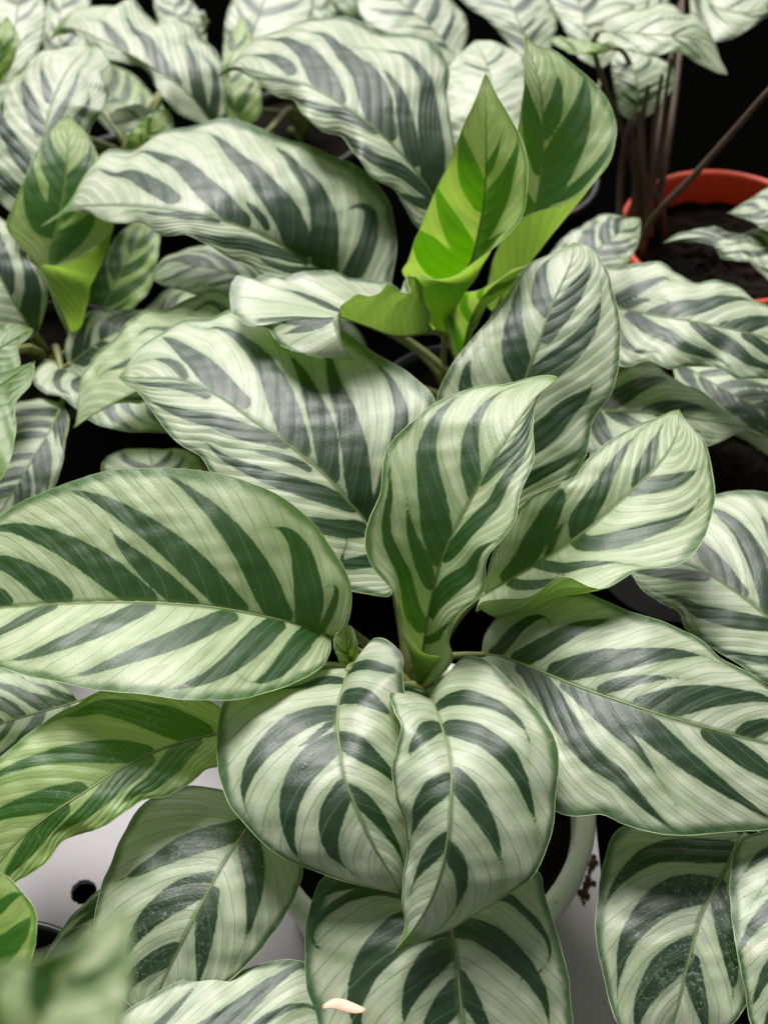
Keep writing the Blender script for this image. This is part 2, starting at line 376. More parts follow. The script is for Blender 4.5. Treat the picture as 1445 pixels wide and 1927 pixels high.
# ------------------------------------------------------------------ leaves (control points in millimetres)
LEAVES = [
 {'id':'A','plant':'centre','nu':172,'nv':52,'mid':[(-31.3,8.5,130.0),(-39.4,8.0,137.0),(-53.5,6.5,146.0),(-79.2,5.3,156.0),(-111.5,5.0,160.0),(-145.2,6.9,156.0),(-181.2,11.2,146.0),(-202.8,17.3,136.0)],'left':[(-31.3,-2.9,135.0),(-35.2,-15.2,140.7),(-47.3,-28.5,149.3),(-63.2,-38.6,156.5),(-78.9,-43.7,161.4),(-95.1,-43.5,163.8),(-116.1,-40.1,163.8),(-138.2,-33.6,161.0),(-162.0,-24.1,154.8),(-184.0,-7.5,146.8)],'right':[(-26.0,8.3,134.7),(-23.0,12.0,140.3),(-22.1,19.3,147.4),(-24.8,26.1,154.4),(-31.5,34.0,161.5),(-40.4,42.2,169.2),(-53.7,47.8,178.1),(-71.6,53.7,182.2),(-87.2,56.1,184.3),(-105.1,56.7,184.9),(-121.4,58.1,181.4),(-137.5,56.2,177.7),(-153.8,53.4,172.3),(-168.3,50.9,165.8),(-186.8,40.2,155.6),(-198.2,26.3,143.7)],'arch':0.35,'rip':(0.1,3.0,0.0),'k':(0.259,0.317),'young':0.24,'dust':0.0,'tip':0.965,'S':[('R',(0.247,0.012),(0.449,0.439),(0.618,0.827),5.89),('R',(0.348,0.0),(0.461,0.223),(0.539,0.439),4.66),('R',(0.449,0.012),(0.607,0.352),(0.787,0.827),6.13),('R',(0.64,0.05),(0.708,0.223),(0.854,0.655),5.64),('R',(0.775,0.05),(0.798,0.136),(0.843,0.309),3.43),('R',(0.146,0.05),(0.281,0.439),(0.438,0.827),6.13),('R',(0.079,0.093),(0.18,0.611),(0.258,0.784),6.38),('R',(0.034,0.093),(0.09,0.611),(0.124,0.784),1.96),('L',(0.27,0.093),(0.416,0.482),(0.551,0.827),5.15),('L',(0.449,0.05),(0.573,0.439),(0.685,0.784),5.15),('L',(0.663,0.05),(0.719,0.266),(0.787,0.698),3.68),('L',(0.157,0.093),(0.27,0.568),(0.382,0.87),5.15),('L',(0.056,0.093),(0.169,0.655),(0.247,0.87),4.66)]},
 {'id':'B','plant':'centre','nu':153,'nv':47,'mid':[(-5.5,43.3,126.0),(-17.4,63.9,142.0),(-25.1,68.6,150.0),(-34.1,76.6,157.0),(-49.6,87.8,164.0),(-65.6,98.7,168.0),(-82.7,112.8,170.0),(-100.7,125.4,168.0),(-118.0,131.2,164.0),(-134.3,139.0,157.0)],'left':[(-6.0,30.6,129.6),(-16.0,28.3,134.1),(-26.3,28.4,139.1),(-42.2,34.6,148.0),(-62.1,51.1,154.8),(-76.8,66.7,157.9),(-84.0,74.5,159.4),(-90.3,84.5,161.7),(-101.7,92.7,162.2),(-111.2,106.6,162.2),(-121.8,124.3,160.8),(-129.2,132.1,158.6)],'right':[(4.0,49.6,132.6),(12.8,63.3,142.0),(17.7,84.1,154.3),(14.9,112.5,166.8),(5.9,126.8,167.9),(-2.6,135.8,168.8),(-14.6,145.0,169.2),(-27.1,159.1,168.0),(-45.0,171.1,165.6),(-66.1,178.8,163.8),(-82.9,180.7,163.1),(-92.4,175.7,162.4),(-105.2,175.4,161.3),(-114.2,166.6,161.1),(-122.2,159.1,160.7),(-127.0,153.1,159.5),(-130.3,145.0,158.2)],'arch':0.35,'rip':(0.1,3.0,0.0),'k':(0.429,0.397),'young':0.0,'dust':0.0,'tip':0.965,'S':[('R',(0.169,0.05),(0.36,0.352),(0.506,0.698),6.09),('R',(0.303,0.012),(0.438,0.309),(0.551,0.525),5.56),('R',(0.404,0.012),(0.562,0.309),(0.73,0.655),6.62),('R',(0.607,0.05),(0.753,0.223),(0.854,0.655),6.09),('R',(0.787,0.05),(0.831,0.223),(0.876,0.352),2.65),('R',(0.146,0.093),(0.27,0.568),(0.404,0.87),4.5),('L',(0.697,0.093),(0.775,0.136),(0.899,0.352),2.65),('L',(0.449,0.012),(0.618,0.352),(0.787,0.698),4.5),('L',(0.36,0.093),(0.427,0.18),(0.506,0.352),2.12),('L',(0.213,0.0),(0.382,0.395),(0.573,0.698),4.77),('L',(0.124,0.0),(0.258,0.482),(0.348,0.655),4.5),('L',(0.034,0.05),(0.169,0.655),(0.202,0.698),3.18)]},
 {'id':'C','plant':'behind','nu':62,'nv':51,'mid':[(14.9,186.5,142.0),(-2.4,164.4,160.0),(-17.7,150.0,180.0),(-30.4,142.6,192.0),(-29.6,131.3,193.0),(-26.2,125.1,189.0),(-21.8,123.1,183.0)],'left':[(11.6,183.4,167.6),(5.6,181.1,183.3),(1.2,158.6,193.3),(-3.2,154.0,197.9),(-7.1,151.4,202.1),(-11.0,145.8,204.1),(-16.2,145.8,204.1),(-21.5,141.9,204.1),(-26.9,136.8,200.8),(-28.6,132.7,194.9),(-27.0,127.3,190.2),(-24.6,124.0,185.8)],'right':[(6.9,197.2,150.2),(-9.1,203.7,160.3),(-24.9,199.1,168.0),(-40.3,194.8,173.0),(-55.6,191.4,176.5),(-65.8,190.1,178.0),(-73.1,182.8,178.2),(-81.4,181.9,178.4),(-80.4,165.0,180.5),(-74.3,147.9,182.6),(-68.3,142.3,182.5),(-62.2,144.9,184.3),(-57.5,134.0,185.5),(-48.6,125.9,186.0),(-37.8,123.1,185.4),(-28.2,123.2,184.0)],'arch':0.2,'rip':(0.25,5,0.3),'k':(0.3,0.05),'young':0.0,'dust':0.0,'tip':0.965,'S':[('R',(0.753,0.093),(0.629,0.482),(0.618,0.698),3.27),('R',(0.775,0.093),(0.798,0.352),(0.798,0.741),3.81),('R',(0.697,0.0),(0.461,0.698),(0.472,0.914),2.18),('R',(0.472,0.093),(0.382,0.525),(0.393,0.741),2.45)]},
 {'id':'D','plant':'centre','nu':126,'nv':32,'mid':[(42.3,73.3,126.0),(44.7,82.1,142.0),(48.1,93.7,158.0),(55.2,113.9,182.0),(62.0,128.5,193.0),(68.4,145.1,200.0),(77.2,165.8,204.0),(80.6,183.1,202.0)],'left':[(30.8,77.8,139.5),(19.2,90.9,157.5),(15.4,108.7,172.1),(24.6,125.0,183.8),(34.3,135.4,189.8),(45.6,148.7,194.6),(57.4,168.6,199.4),(67.7,174.0,202.5),(75.7,178.7,202.4)],'right':[(49.0,69.2,131.0),(69.5,74.6,148.8),(80.2,82.5,160.3),(82.8,88.3,164.9),(84.4,96.8,171.0),(93.6,107.5,180.1),(97.4,124.4,186.7),(98.4,140.6,192.9),(96.9,152.2,197.0),(94.4,165.1,200.1),(87.8,178.2,202.5),(82.9,181.3,202.2)],'arch':0.25,'rip':(0.1,3.0,0.0),'k':(0.313,0.384),'young':0.0,'dust':0.0,'tip':0.965,'S':[('L',(0.685,0.012),(0.753,0.352),(0.854,0.611),4.53),('L',(0.472,0.05),(0.573,0.352),(0.719,0.741),6.13),('L',(0.225,0.093),(0.371,0.568),(0.483,0.784),4.79),('R',(0.607,0.05),(0.742,0.223),(0.854,0.482),4.79),('R',(0.438,0.0),(0.584,0.395),(0.719,0.655),5.59),('R',(0.225,0.05),(0.382,0.525),(0.483,0.741),5.86),('R',(0.112,0.093),(0.225,0.568),(0.337,0.914),3.2)]},
 {'id':'E','plant':'centre','nu':120,'nv':26,'mid':[(34.6,34.7,124.0),(43.5,35.5,132.0),(60.9,37.4,148.0),(77.4,42.2,161.0),(96.8,54.9,172.0),(109.6,67.1,176.0),(118.4,81.8,177.0),(123.4,101.5,174.0)],'left':[(37.2,39.6,135.8),(42.7,49.2,155.4),(50.5,53.9,163.0),(58.1,57.2,168.7),(71.5,61.3,172.6),(76.6,67.0,174.5),(81.5,72.6,175.7),(92.8,82.0,176.1),(105.1,90.5,176.7),(117.5,97.9,175.3)],'right':[(31.2,21.0,131.8),(33.3,22.1,137.1),(41.5,16.3,147.7),(51.8,8.5,157.8),(61.1,10.8,166.1),(66.5,10.0,169.7),(74.2,4.9,170.7),(80.9,4.3,171.5),(90.2,9.9,172.3),(96.8,13.7,171.6),(110.7,15.7,170.1),(120.1,23.0,170.0),(127.6,37.5,169.3),(133.1,54.7,170.5),(133.2,71.8,171.5),(132.0,81.4,173.3),(128.1,88.7,173.7),(124.5,95.1,173.9)],'arch':0.25,'rip':(0.1,3.0,0.0),'k':(0.422,0.505),'young':0.2,'dust':0.0,'tip':0.965,'S':[('L',(0.124,0.093),(0.36,0.525),(0.461,0.827),5.09),('L',(0.393,0.012),(0.483,0.309),(0.697,0.655),5.09),('L',(0.629,0.0),(0.708,0.18),(0.809,0.395),3.81),('L',(0.27,0.012),(0.337,0.223),(0.382,0.309),1.53),('R',(0.607,0.012),(0.719,0.223),(0.798,0.525),4.32),('R',(0.382,0.012),(0.562,0.439),(0.697,0.698),4.58),('R',(0.225,0.0),(0.393,0.266),(0.494,0.611),3.05),('R',(0.135,0.05),(0.292,0.223),(0.371,0.309),3.05)],'rc':[(26.7,-1.1,137.5),(39.3,-6.3,145.0),(54.0,-5.5,153.4),(65.3,7.9,160.8),(78.8,18.0,165.7),(92.8,31.2,170.3),(111.5,42.7,173.8),(119.8,56.1,175.5),(123.6,76.8,176.3)]},
 {'id':'F','plant':'centre','nu':149,'nv':32,'mid':[(6.0,-8.5,116.0),(6.9,-5.4,128.0),(8.1,-3.1,140.0),(10.6,4.0,160.0),(15.4,13.1,180.0),(22.6,21.8,194.0),(32.7,34.9,208.0),(41.9,47.4,216.0),(51.9,63.1,219.0),(63.9,78.7,216.0)],'left':[(9.0,-9.7,124.3),(14.6,-11.9,143.7),(9.5,-16.4,153.0),(4.8,-18.7,162.0),(0.7,-16.7,169.4),(-0.6,-13.3,177.2),(-3.8,-10.5,184.9),(-7.5,-7.6,189.0),(-13.3,-3.4,195.3),(-16.2,2.3,200.8),(-15.4,9.8,202.9),(-11.5,18.8,205.5),(-9.6,24.4,206.9),(-8.6,39.5,209.0),(-6.4,46.8,209.8),(2.7,57.2,211.5),(14.9,69.8,211.6),(30.5,76.0,213.8),(40.4,76.9,214.4),(51.9,79.1,215.9),(60.3,80.3,216.0)],'right':[(11.6,-12.2,126.2),(17.3,-14.6,140.6),(19.5,-14.6,150.7),(18.2,-13.3,159.0),(19.7,-12.0,169.9),(25.3,-11.9,181.2),(29.8,-9.4,188.2),(30.9,-1.4,197.5),(37.3,4.1,202.5),(43.2,11.0,205.7),(45.1,21.9,209.5),(49.8,32.5,211.7),(51.1,39.6,214.1),(51.4,52.1,215.6),(52.9,63.3,217.6),(57.4,72.0,216.8)],'arch':0.15,'rip':(0.1,3.0,0.0),'k':(0.383,0.343),'young':0.2,'dust':0.0,'tip':0.965,'S':[('L',(0.416,0.0),(0.551,0.352),(0.742,0.784),6.23),('L',(0.337,0.05),(0.416,0.309),(0.494,0.525),3.35),('L',(0.213,0.05),(0.382,0.568),(0.551,0.87),4.07),('L',(0.596,0.0),(0.685,0.223),(0.82,0.525),4.07),('R',(0.427,0.05),(0.539,0.352),(0.742,0.611),4.31),('R',(0.27,0.093),(0.404,0.525),(0.506,0.827),4.79),('R',(0.629,0.0),(0.73,0.309),(0.854,0.525),2.87),('R',(0.169,0.012),(0.225,0.482),(0.292,0.87),1.92)],'lc':[(3.4,-8.4,120.3),(-5.0,-8.6,134.7),(-7.3,-4.3,148.0),(-8.6,1.2,159.0),(-5.8,6.4,168.3),(-2.1,13.4,178.6),(-0.4,22.5,187.9),(2.8,32.3,196.2),(8.2,45.5,203.9),(16.9,57.0,210.5),(29.9,62.5,215.7),(44.1,69.4,217.9),(60.1,77.8,216.6)]},
 {'id':'G1','plant':'centre','nu':103,'nv':46,'mid':[(-23.7,-4.9,126.0),(-25.8,-23.9,137.0),(-27.1,-41.2,145.0),(-25.7,-56.2,149.0),(-23.4,-70.6,149.0),(-18.4,-81.7,145.0),(-12.8,-91.3,137.0),(-6.5,-98.2,128.0),(-1.4,-102.8,118.0)],'left':[(-18.4,-6.5,132.5),(-15.7,-4.4,140.4),(-12.5,-2.7,145.6),(-7.9,-6.4,149.7),(-3.4,-11.6,151.6),(-0.4,-19.0,151.9),(-0.9,-26.6,152.1),(1.1,-41.5,146.3),(3.6,-60.1,137.1),(4.2,-80.7,128.0),(2.1,-95.6,122.2)],'right':[(-35.7,-9.8,131.9),(-48.3,-20.2,137.3),(-62.9,-26.9,140.9),(-72.5,-31.3,141.5),(-74.7,-45.5,140.8),(-73.5,-60.3,139.5),(-70.0,-71.3,137.5),(-63.8,-79.6,135.1),(-52.8,-90.2,131.7),(-43.0,-95.6,129.0),(-31.7,-98.6,125.7),(-19.9,-101.4,123.7),(-10.8,-102.0,120.9)],'arch':0.45,'rip':(0.1,3.0,0.0),'k':(0.374,0.305),'young':0.0,'dust':0.0,'tip':0.965,'S':[('R',(0.303,0.012),(0.438,0.525),(0.551,0.827),5.26),('R',(0.348,0.012),(0.427,0.18),(0.461,0.309),1.6),('R',(0.438,0.0),(0.551,0.352),(0.697,0.741),5.95),('R',(0.607,0.012),(0.697,0.309),(0.787,0.525),4.81),('R',(0.101,0.05),(0.146,0.525),(0.225,0.741),3.2),('L',(0.438,0.012),(0.539,0.309),(0.652,0.611),4.58),('L',(0.618,0.0),(0.708,0.18),(0.843,0.439),3.43),('L',(0.258,0.093),(0.371,0.439),(0.461,0.698),4.35),('L',(0.045,0.093),(0.281,0.655),(0.371,0.957),2.75)]},
 {'id':'G2','plant':'centre','nu':124,'nv':39,'mid':[(8.1,-16.8,128.0),(10.8,-25.6,136.0),(13.6,-47.9,152.0),(15.8,-64.3,160.0),(16.7,-77.2,162.0),(15.7,-88.8,160.0),(15.0,-97.2,156.0),(12.8,-106.4,148.0),(8.3,-114.9,137.0),(1.7,-121.0,125.0),(-6.6,-126.6,114.0)],'left':[(12.5,-18.4,133.7),(17.4,-16.6,140.9),(22.4,-15.1,147.2),(27.4,-16.6,152.0),(33.7,-22.6,156.4),(38.9,-29.8,158.2),(49.1,-41.6,157.7),(55.0,-51.7,155.4),(58.1,-62.2,152.5),(57.1,-75.2,147.5),(56.3,-84.9,143.9),(52.6,-94.7,139.6),(46.2,-103.5,134.5),(35.7,-110.4,130.3),(26.8,-115.2,126.5),(18.9,-118.0,123.0),(8.6,-120.4,119.3),(0.6,-123.0,116.6)],'right':[(3.7,-21.8,136.1),(-2.6,-25.9,146.1),(-5.6,-31.4,151.4),(-5.7,-45.4,160.0),(-2.1,-55.8,162.2),(-3.7,-63.8,160.8),(-5.6,-71.3,157.2),(-3.8,-78.7,152.2),(-1.0,-84.8,146.7),(-0.3,-91.0,140.9),(-0.9,-98.8,133.6),(-1.0,-108.7,126.6),(-0.6,-116.2,120.8),(-3.4,-122.6,116.8)],'arch':0.45,'rip':(0.12,4,0.5),'k':(0.321,0.2),'young':0.0,'dust':0.0,'tip':0.9,'S':[('R',(0.292,0.05),(0.393,0.525),(0.449,0.741),3.78),('R',(0.494,0.05),(0.551,0.352),(0.64,0.698),4.67),('R',(0.629,0.0),(0.697,0.309),(0.764,0.525),3.11),('R',(0.067,0.093),(0.157,0.698),(0.18,0.914),2.44),('L',(0.169,0.012),(0.281,0.525),(0.382,0.741),3.78),('L',(0.303,0.05),(0.427,0.439),(0.551,0.741),4.89),('L',(0.472,0.012),(0.551,0.223),(0.64,0.482),4.67),('L',(0.652,0.012),(0.697,0.18),(0.775,0.395),3.33)]},
 {'id':'H','plant':'centre','nu':160,'nv':43,'mid':[(33.2,3.5,124.0),(41.5,-2.3,131.0),(58.0,-18.1,142.0),(71.4,-29.2,148.0),(88.9,-39.4,152.0),(100.1,-43.8,152.0),(117.6,-47.2,148.0),(144.3,-48.5,138.0),(177.8,-46.0,120.0)],'left':[(35.3,10.1,131.3),(43.2,16.2,138.3),(56.3,18.1,146.4),(72.2,17.9,151.2),(80.9,12.3,152.7),(89.9,5.5,154.1),(100.8,0.9,154.1),(112.0,-1.8,152.7),(121.7,-6.4,149.8),(130.1,-13.8,146.4),(140.0,-18.2,142.1),(148.7,-22.9,138.2),(165.3,-31.4,129.8)],'right':[(32.2,-14.5,127.7),(36.5,-36.6,130.1),(43.7,-57.7,132.9),(51.9,-72.6,135.2),(58.1,-77.2,135.8),(65.2,-79.4,136.4),(75.1,-79.5,137.8),(82.3,-83.6,138.5),(92.5,-87.0,137.7),(106.5,-88.0,136.6),(121.4,-85.0,133.8),(140.0,-81.7,130.4),(160.9,-70.2,125.5)],'arch':0.4,'rip':(0.1,3.0,0.0),'k':(0.336,0.45),'young':0.0,'dust':0.0,'tip':0.965,'S':[('L',(0.124,0.05),(0.258,0.439),(0.36,0.741),4.5),('L',(0.247,0.05),(0.404,0.395),(0.551,0.698),5.69),('L',(0.371,0.05),(0.438,0.223),(0.506,0.352),2.84),('L',(0.472,0.012),(0.584,0.266),(0.753,0.698),6.16),('L',(0.708,0.012),(0.742,0.18),(0.82,0.482),3.79),('L',(0.045,0.093),(0.146,0.568),(0.213,0.698),3.32),('R',(0.146,0.012),(0.371,0.439),(0.539,0.827),4.98),('R',(0.281,0.012),(0.404,0.18),(0.506,0.439),3.79),('R',(0.371,0.012),(0.528,0.223),(0.708,0.698),5.69),('R',(0.629,0.05),(0.73,0.266),(0.787,0.482),4.98)]},
 {'id':'Z','plant':'centre','nu':133,'nv':30,'mid':[(-73.3,-30.5,118.0),(-79.5,-35.8,123.0),(-93.3,-43.0,128.0),(-110.2,-54.6,132.0),(-126.6,-67.6,132.0),(-140.4,-75.9,128.0),(-154.2,-85.2,120.0),(-168.7,-98.6,105.0)],'left':[(-71.7,-46.1,123.2),(-75.2,-50.2,124.4),(-80.0,-53.4,125.7),(-86.6,-61.6,127.1),(-94.8,-66.2,128.2),(-103.3,-67.9,128.2),(-111.4,-74.6,127.3),(-118.1,-78.8,126.2),(-129.9,-81.5,123.1),(-134.7,-83.6,121.9),(-139.3,-90.0,118.9),(-146.5,-94.0,115.9),(-152.3,-95.9,113.0),(-158.1,-100.5,109.2)],'right':[(-76.5,-23.2,124.9),(-90.4,-21.4,131.1),(-107.2,-22.3,136.5),(-122.8,-25.4,140.2),(-130.9,-31.7,140.9),(-138.6,-35.5,140.1),(-147.6,-40.9,138.9),(-155.2,-47.6,136.1),(-161.3,-53.5,133.4),(-171.3,-65.7,125.8),(-174.4,-85.1,114.3)],'arch':0.3,'rip':(0.15,4,0.2),'k':(0.474,0.404),'young':0.62,'dust':0.7,'tip':0.965,'S':[('R',(0.112,0.093),(0.27,0.568),(0.427,0.87),6.63),('R',(0.303,0.012),(0.449,0.352),(0.663,0.827),4.85),('R',(0.539,0.05),(0.652,0.223),(0.775,0.568),4.85),('L',(0.146,0.05),(0.292,0.482),(0.427,0.741),4.85),('L',(0.315,0.093),(0.472,0.309),(0.64,0.568),4.34),('L',(0.607,0.05),(0.742,0.309),(0.854,0.525),4.08)]},
 {'id':'AA','plant':'centre','nu':97,'nv':37,'mid':[(-61.5,-61.2,102.0),(-63.7,-67.8,105.0),(-73.2,-87.9,108.0),(-82.8,-107.6,104.0),(-89.7,-119.0,96.0),(-95.1,-128.0,88.0),(-97.9,-136.5,80.0)],'left':[(-54.7,-63.2,103.5),(-43.5,-74.5,102.3),(-40.9,-85.8,101.7),(-45.0,-97.8,99.4),(-51.9,-109.6,96.6),(-62.4,-121.1,92.4),(-80.1,-132.4,85.7)],'right':[(-70.6,-52.9,104.7),(-84.1,-49.0,105.1),(-97.0,-51.7,105.6),(-107.4,-57.9,104.8),(-114.1,-67.9,103.2),(-118.5,-82.1,101.3),(-121.4,-93.3,97.9),(-123.0,-105.8,93.4),(-118.9,-121.7,87.9),(-107.2,-132.5,83.2)],'arch':0.35,'rip':(0.1,3.0,0.0),'k':(0.59,0.482),'young':0.0,'dust':1.0,'tip':0.965,'S':[('R',(0.112,0.093),(0.36,0.395),(0.517,0.698),5.32),('R',(0.393,0.012),(0.562,0.309),(0.719,0.525),5.78),('R',(0.697,0.012),(0.775,0.266),(0.888,0.784),4.16),('L',(0.112,0.093),(0.315,0.395),(0.506,0.655),4.86),('L',(0.438,0.05),(0.596,0.223),(0.742,0.525),4.16)]},
 {'id':'AB','plant':'centre','nu':89,'nv':21,'mid':[(-97.7,-58.3,75.0),(-110.7,-77.7,80.0),(-124.5,-93.1,78.0),(-136.8,-107.8,70.0),(-147.4,-121.5,60.0)],'left':[(-95.7,-76.2,76.8),(-102.2,-101.1,75.4),(-116.0,-118.9,70.2),(-137.7,-124.9,63.1)],'right':[(-107.9,-64.8,78.1),(-124.7,-82.0,80.5),(-135.9,-93.3,77.3),(-145.2,-105.3,70.4),(-148.7,-115.3,63.9)],'arch':0.25,'rip':(0.1,3.0,0.0),'k':(0.25,0.25),'young':0.0,'dust':0.0,'tip':0.965,'S':[('L',(0.085,0.0),(0.165,0.36),(0.295,0.72),2.64),('L',(0.189,0.0),(0.274,0.396),(0.411,0.792),3.35),('L',(0.318,0.0),(0.405,0.43),(0.547,0.861),2.95),('L',(0.446,0.0),(0.487,0.211),(0.553,0.422),2.16),('L',(0.568,0.0),(0.632,0.348),(0.735,0.696),1.92),('L',(0.661,0.0),(0.725,0.366),(0.83,0.732),3.29),('R',(0.124,0.0),(0.201,0.353),(0.327,0.707),2.9),('R',(0.26,0.0),(0.32,0.29),(0.418,0.581),2.36),('R',(0.368,0.0),(0.445,0.389),(0.571,0.779),3.34),('R',(0.488,0.0),(0.538,0.267),(0.621,0.535),2.05),('R',(0.623,0.0),(0.698,0.421),(0.82,0.842),2.86),('R',(0.706,0.0),(0.751,0.261),(0.824,0.521),1.67)]},
 {'id':'AF','plant':'centre','nu':125,'nv':56,'mid':[(17.1,-91.3,94.0),(17.4,-101.8,100.0),(17.8,-111.9,104.0),(19.3,-126.2,105.0),(20.5,-138.4,100.0),(22.1,-149.9,92.0),(24.6,-168.8,78.0),(28.1,-191.0,56.0)],'left':[(25.1,-88.6,98.0),(40.0,-85.8,101.8),(53.0,-85.1,101.3),(55.4,-94.4,100.3),(58.4,-106.5,96.6),(62.2,-120.5,90.8),(64.0,-129.8,86.5),(64.6,-139.8,82.2),(60.2,-156.0,74.9),(45.4,-178.0,63.9)],'right':[(8.1,-87.6,98.3),(-9.0,-85.2,102.9),(-23.9,-84.6,103.0),(-32.7,-89.3,102.9),(-36.3,-96.9,100.8),(-39.0,-107.2,98.1),(-39.4,-118.4,94.5),(-38.6,-127.9,90.8),(-36.2,-135.2,87.8),(-33.4,-142.4,84.8),(-23.1,-158.8,77.3),(3.1,-178.4,65.3)],'arch':0.4,'rip':(0.1,3.0,0.0),'k':(0.522,0.506),'young':0.0,'dust':0.0,'tip':0.965,'S':[('R',(0.157,0.012),(0.348,0.482),(0.528,0.698),7.4),('R',(0.247,0.012),(0.371,0.223),(0.483,0.352),5.39),('R',(0.382,0.012),(0.472,0.136),(0.573,0.309),5.16),('R',(0.067,0.093),(0.303,0.827),(0.404,0.914),2.02),('R',(0.0,0.0),(0.292,0.957),(0.326,0.957),3.14),('L',(0.191,0.05),(0.371,0.525),(0.517,0.741),4.94),('L',(0.056,0.093),(0.292,0.741),(0.416,0.87),2.02),('L',(0.348,0.0),(0.438,0.093),(0.562,0.223),3.81)]},
 {'id':'A2','plant':'centre','nu':44,'nv':14,'mid':[(-22.0,3.3,112.0),(-23.9,5.4,122.0),(-24.5,7.5,129.0),(-24.9,10.9,134.0)],'left':[(-27.1,-1.7,126.5),(-29.7,1.4,133.8),(-28.4,7.0,134.8)],'right':[(-18.7,2.4,118.3),(-19.9,4.3,129.7),(-22.2,11.5,133.2)],'arch':0.05,'rip':(0.02,2,0),'k':(0.3,0.3),'young':0.6,'dust':0.0,'tip':0.965,'S':[('L',(0.059,0.0),(0.152,0.35),(0.306,0.701),0.58),('L',(0.449,0.0),(0.547,0.425),(0.707,0.85),0.77),('R',(0.272,0.0),(0.372,0.402),(0.534,0.805),0.71),('R',(0.535,0.0),(0.583,0.217),(0.662,0.434),0.41)]},
 {'id':'M','plant':'behind','nu':128,'nv':38,'mid':[(24.5,264.3,146.0),(15.6,270.5,165.0),(2.8,277.2,180.0),(-13.6,287.7,192.0),(-30.9,300.3,198.0),(-48.6,313.8,200.0),(-71.1,330.4,196.0),(-87.0,350.1,188.0),(-95.4,358.0,183.0),(-103.7,360.4,175.0)],'left':[(13.2,252.8,155.2),(8.6,248.8,159.1),(1.9,254.9,169.7),(-2.0,258.9,175.1),(-13.5,258.2,181.3),(-20.9,267.0,186.4),(-26.8,278.9,189.0),(-31.6,284.9,190.4),(-40.1,284.7,192.8),(-50.0,293.8,194.6),(-56.6,310.3,194.5),(-67.7,317.5,193.3),(-82.4,341.9,188.0),(-92.2,355.1,183.2)],'right':[(30.1,273.4,155.8),(30.7,288.8,168.5),(28.0,305.4,177.1),(26.1,326.3,182.9),(27.9,352.1,187.8),(19.1,370.6,190.1),(9.1,377.2,190.8),(-6.5,379.7,191.6),(-15.9,388.4,191.0),(-30.8,396.6,191.7),(-41.4,393.6,191.2),(-56.0,394.2,189.5),(-64.4,390.3,188.5),(-81.0,385.4,185.8),(-88.9,373.1,182.9),(-93.1,366.0,180.6)],'arch':0.4,'rip':(0.15,4,0),'k':(0.307,0.496),'young':0.0,'dust':0.0,'tip':0.91,'S':[('R',(0.124,0.093),(0.247,0.568),(0.449,0.698),8.18),('R',(0.213,0.093),(0.315,0.309),(0.438,0.439),5.35),('R',(0.326,0.05),(0.472,0.309),(0.652,0.611),9.12),('R',(0.494,0.012),(0.607,0.223),(0.775,0.611),7.86),('R',(0.663,0.093),(0.73,0.223),(0.82,0.309),4.09),('L',(0.348,0.05),(0.461,0.309),(0.607,0.741),4.09),('L',(0.124,0.093),(0.281,0.568),(0.416,0.87),4.72),('L',(0.079,0.093),(0.146,0.568),(0.213,0.957),3.15),('L',(0.618,0.05),(0.663,0.05),(0.742,0.309),2.2)]},
 {'id':'N','plant':'behind','nu':145,'nv':44,'mid':[(-26.1,229.8,126.0),(-44.2,234.1,145.0),(-59.0,232.4,158.0),(-77.0,232.0,170.0),(-94.8,231.7,178.0),(-104.7,233.0,180.0),(-122.4,239.0,178.0),(-140.0,248.9,172.0),(-159.9,260.5,163.0),(-175.1,269.5,155.0),(-185.1,270.8,148.0),(-194.3,269.7,142.0)],'left':[(-31.2,211.3,132.1),(-49.8,205.1,144.9),(-69.1,211.4,157.5),(-77.3,215.1,162.7),(-88.6,214.7,167.8),(-105.2,222.2,173.9),(-115.3,222.8,174.1),(-123.1,225.9,173.9),(-132.9,236.2,171.5),(-147.2,240.8,166.7),(-164.2,259.5,159.7),(-176.7,268.7,153.2),(-186.5,269.1,146.5)],'right':[(-17.5,219.2,130.6),(-6.9,220.6,136.7),(-3.3,234.4,144.7),(-1.9,247.9,151.4),(-4.9,267.3,158.8),(-13.7,282.0,163.6),(-26.3,289.3,167.8),(-39.4,295.3,170.3),(-56.3,305.1,172.8),(-76.5,314.6,174.4),(-92.2,323.1,173.2),(-109.9,319.2,171.2),(-130.9,321.1,167.5),(-146.1,309.3,164.1),(-158.7,311.8,161.6),(-164.5,306.6,159.7),(-171.5,295.1,155.2),(-175.8,283.7,150.8),(-182.6,277.9,147.0),(-189.0,273.6,144.3)],'arch':0.45,'rip':(0.15,4,0.4),'k':(0.41,0.421),'young':0.0,'dust':0.0,'tip':0.875,'S':[('R',(0.112,0.093),(0.292,0.482),(0.438,0.784),7.61),('R',(0.213,0.093),(0.393,0.395),(0.551,0.698),8.22),('R',(0.0,0.0),(0.191,0.698),(0.27,0.741),5.17),('R',(0.315,0.093),(0.371,0.18),(0.404,0.223),2.43),('R',(0.371,0.05),(0.517,0.266),(0.685,0.611),7.0),('R',(0.551,0.093),(0.663,0.266),(0.787,0.525),5.17),('L',(0.18,0.093),(0.337,0.439),(0.461,0.827),4.56),('L',(0.416,0.05),(0.506,0.18),(0.596,0.266),2.43),('L',(0.112,0.093),(0.236,0.525),(0.303,0.655),2.74)]},
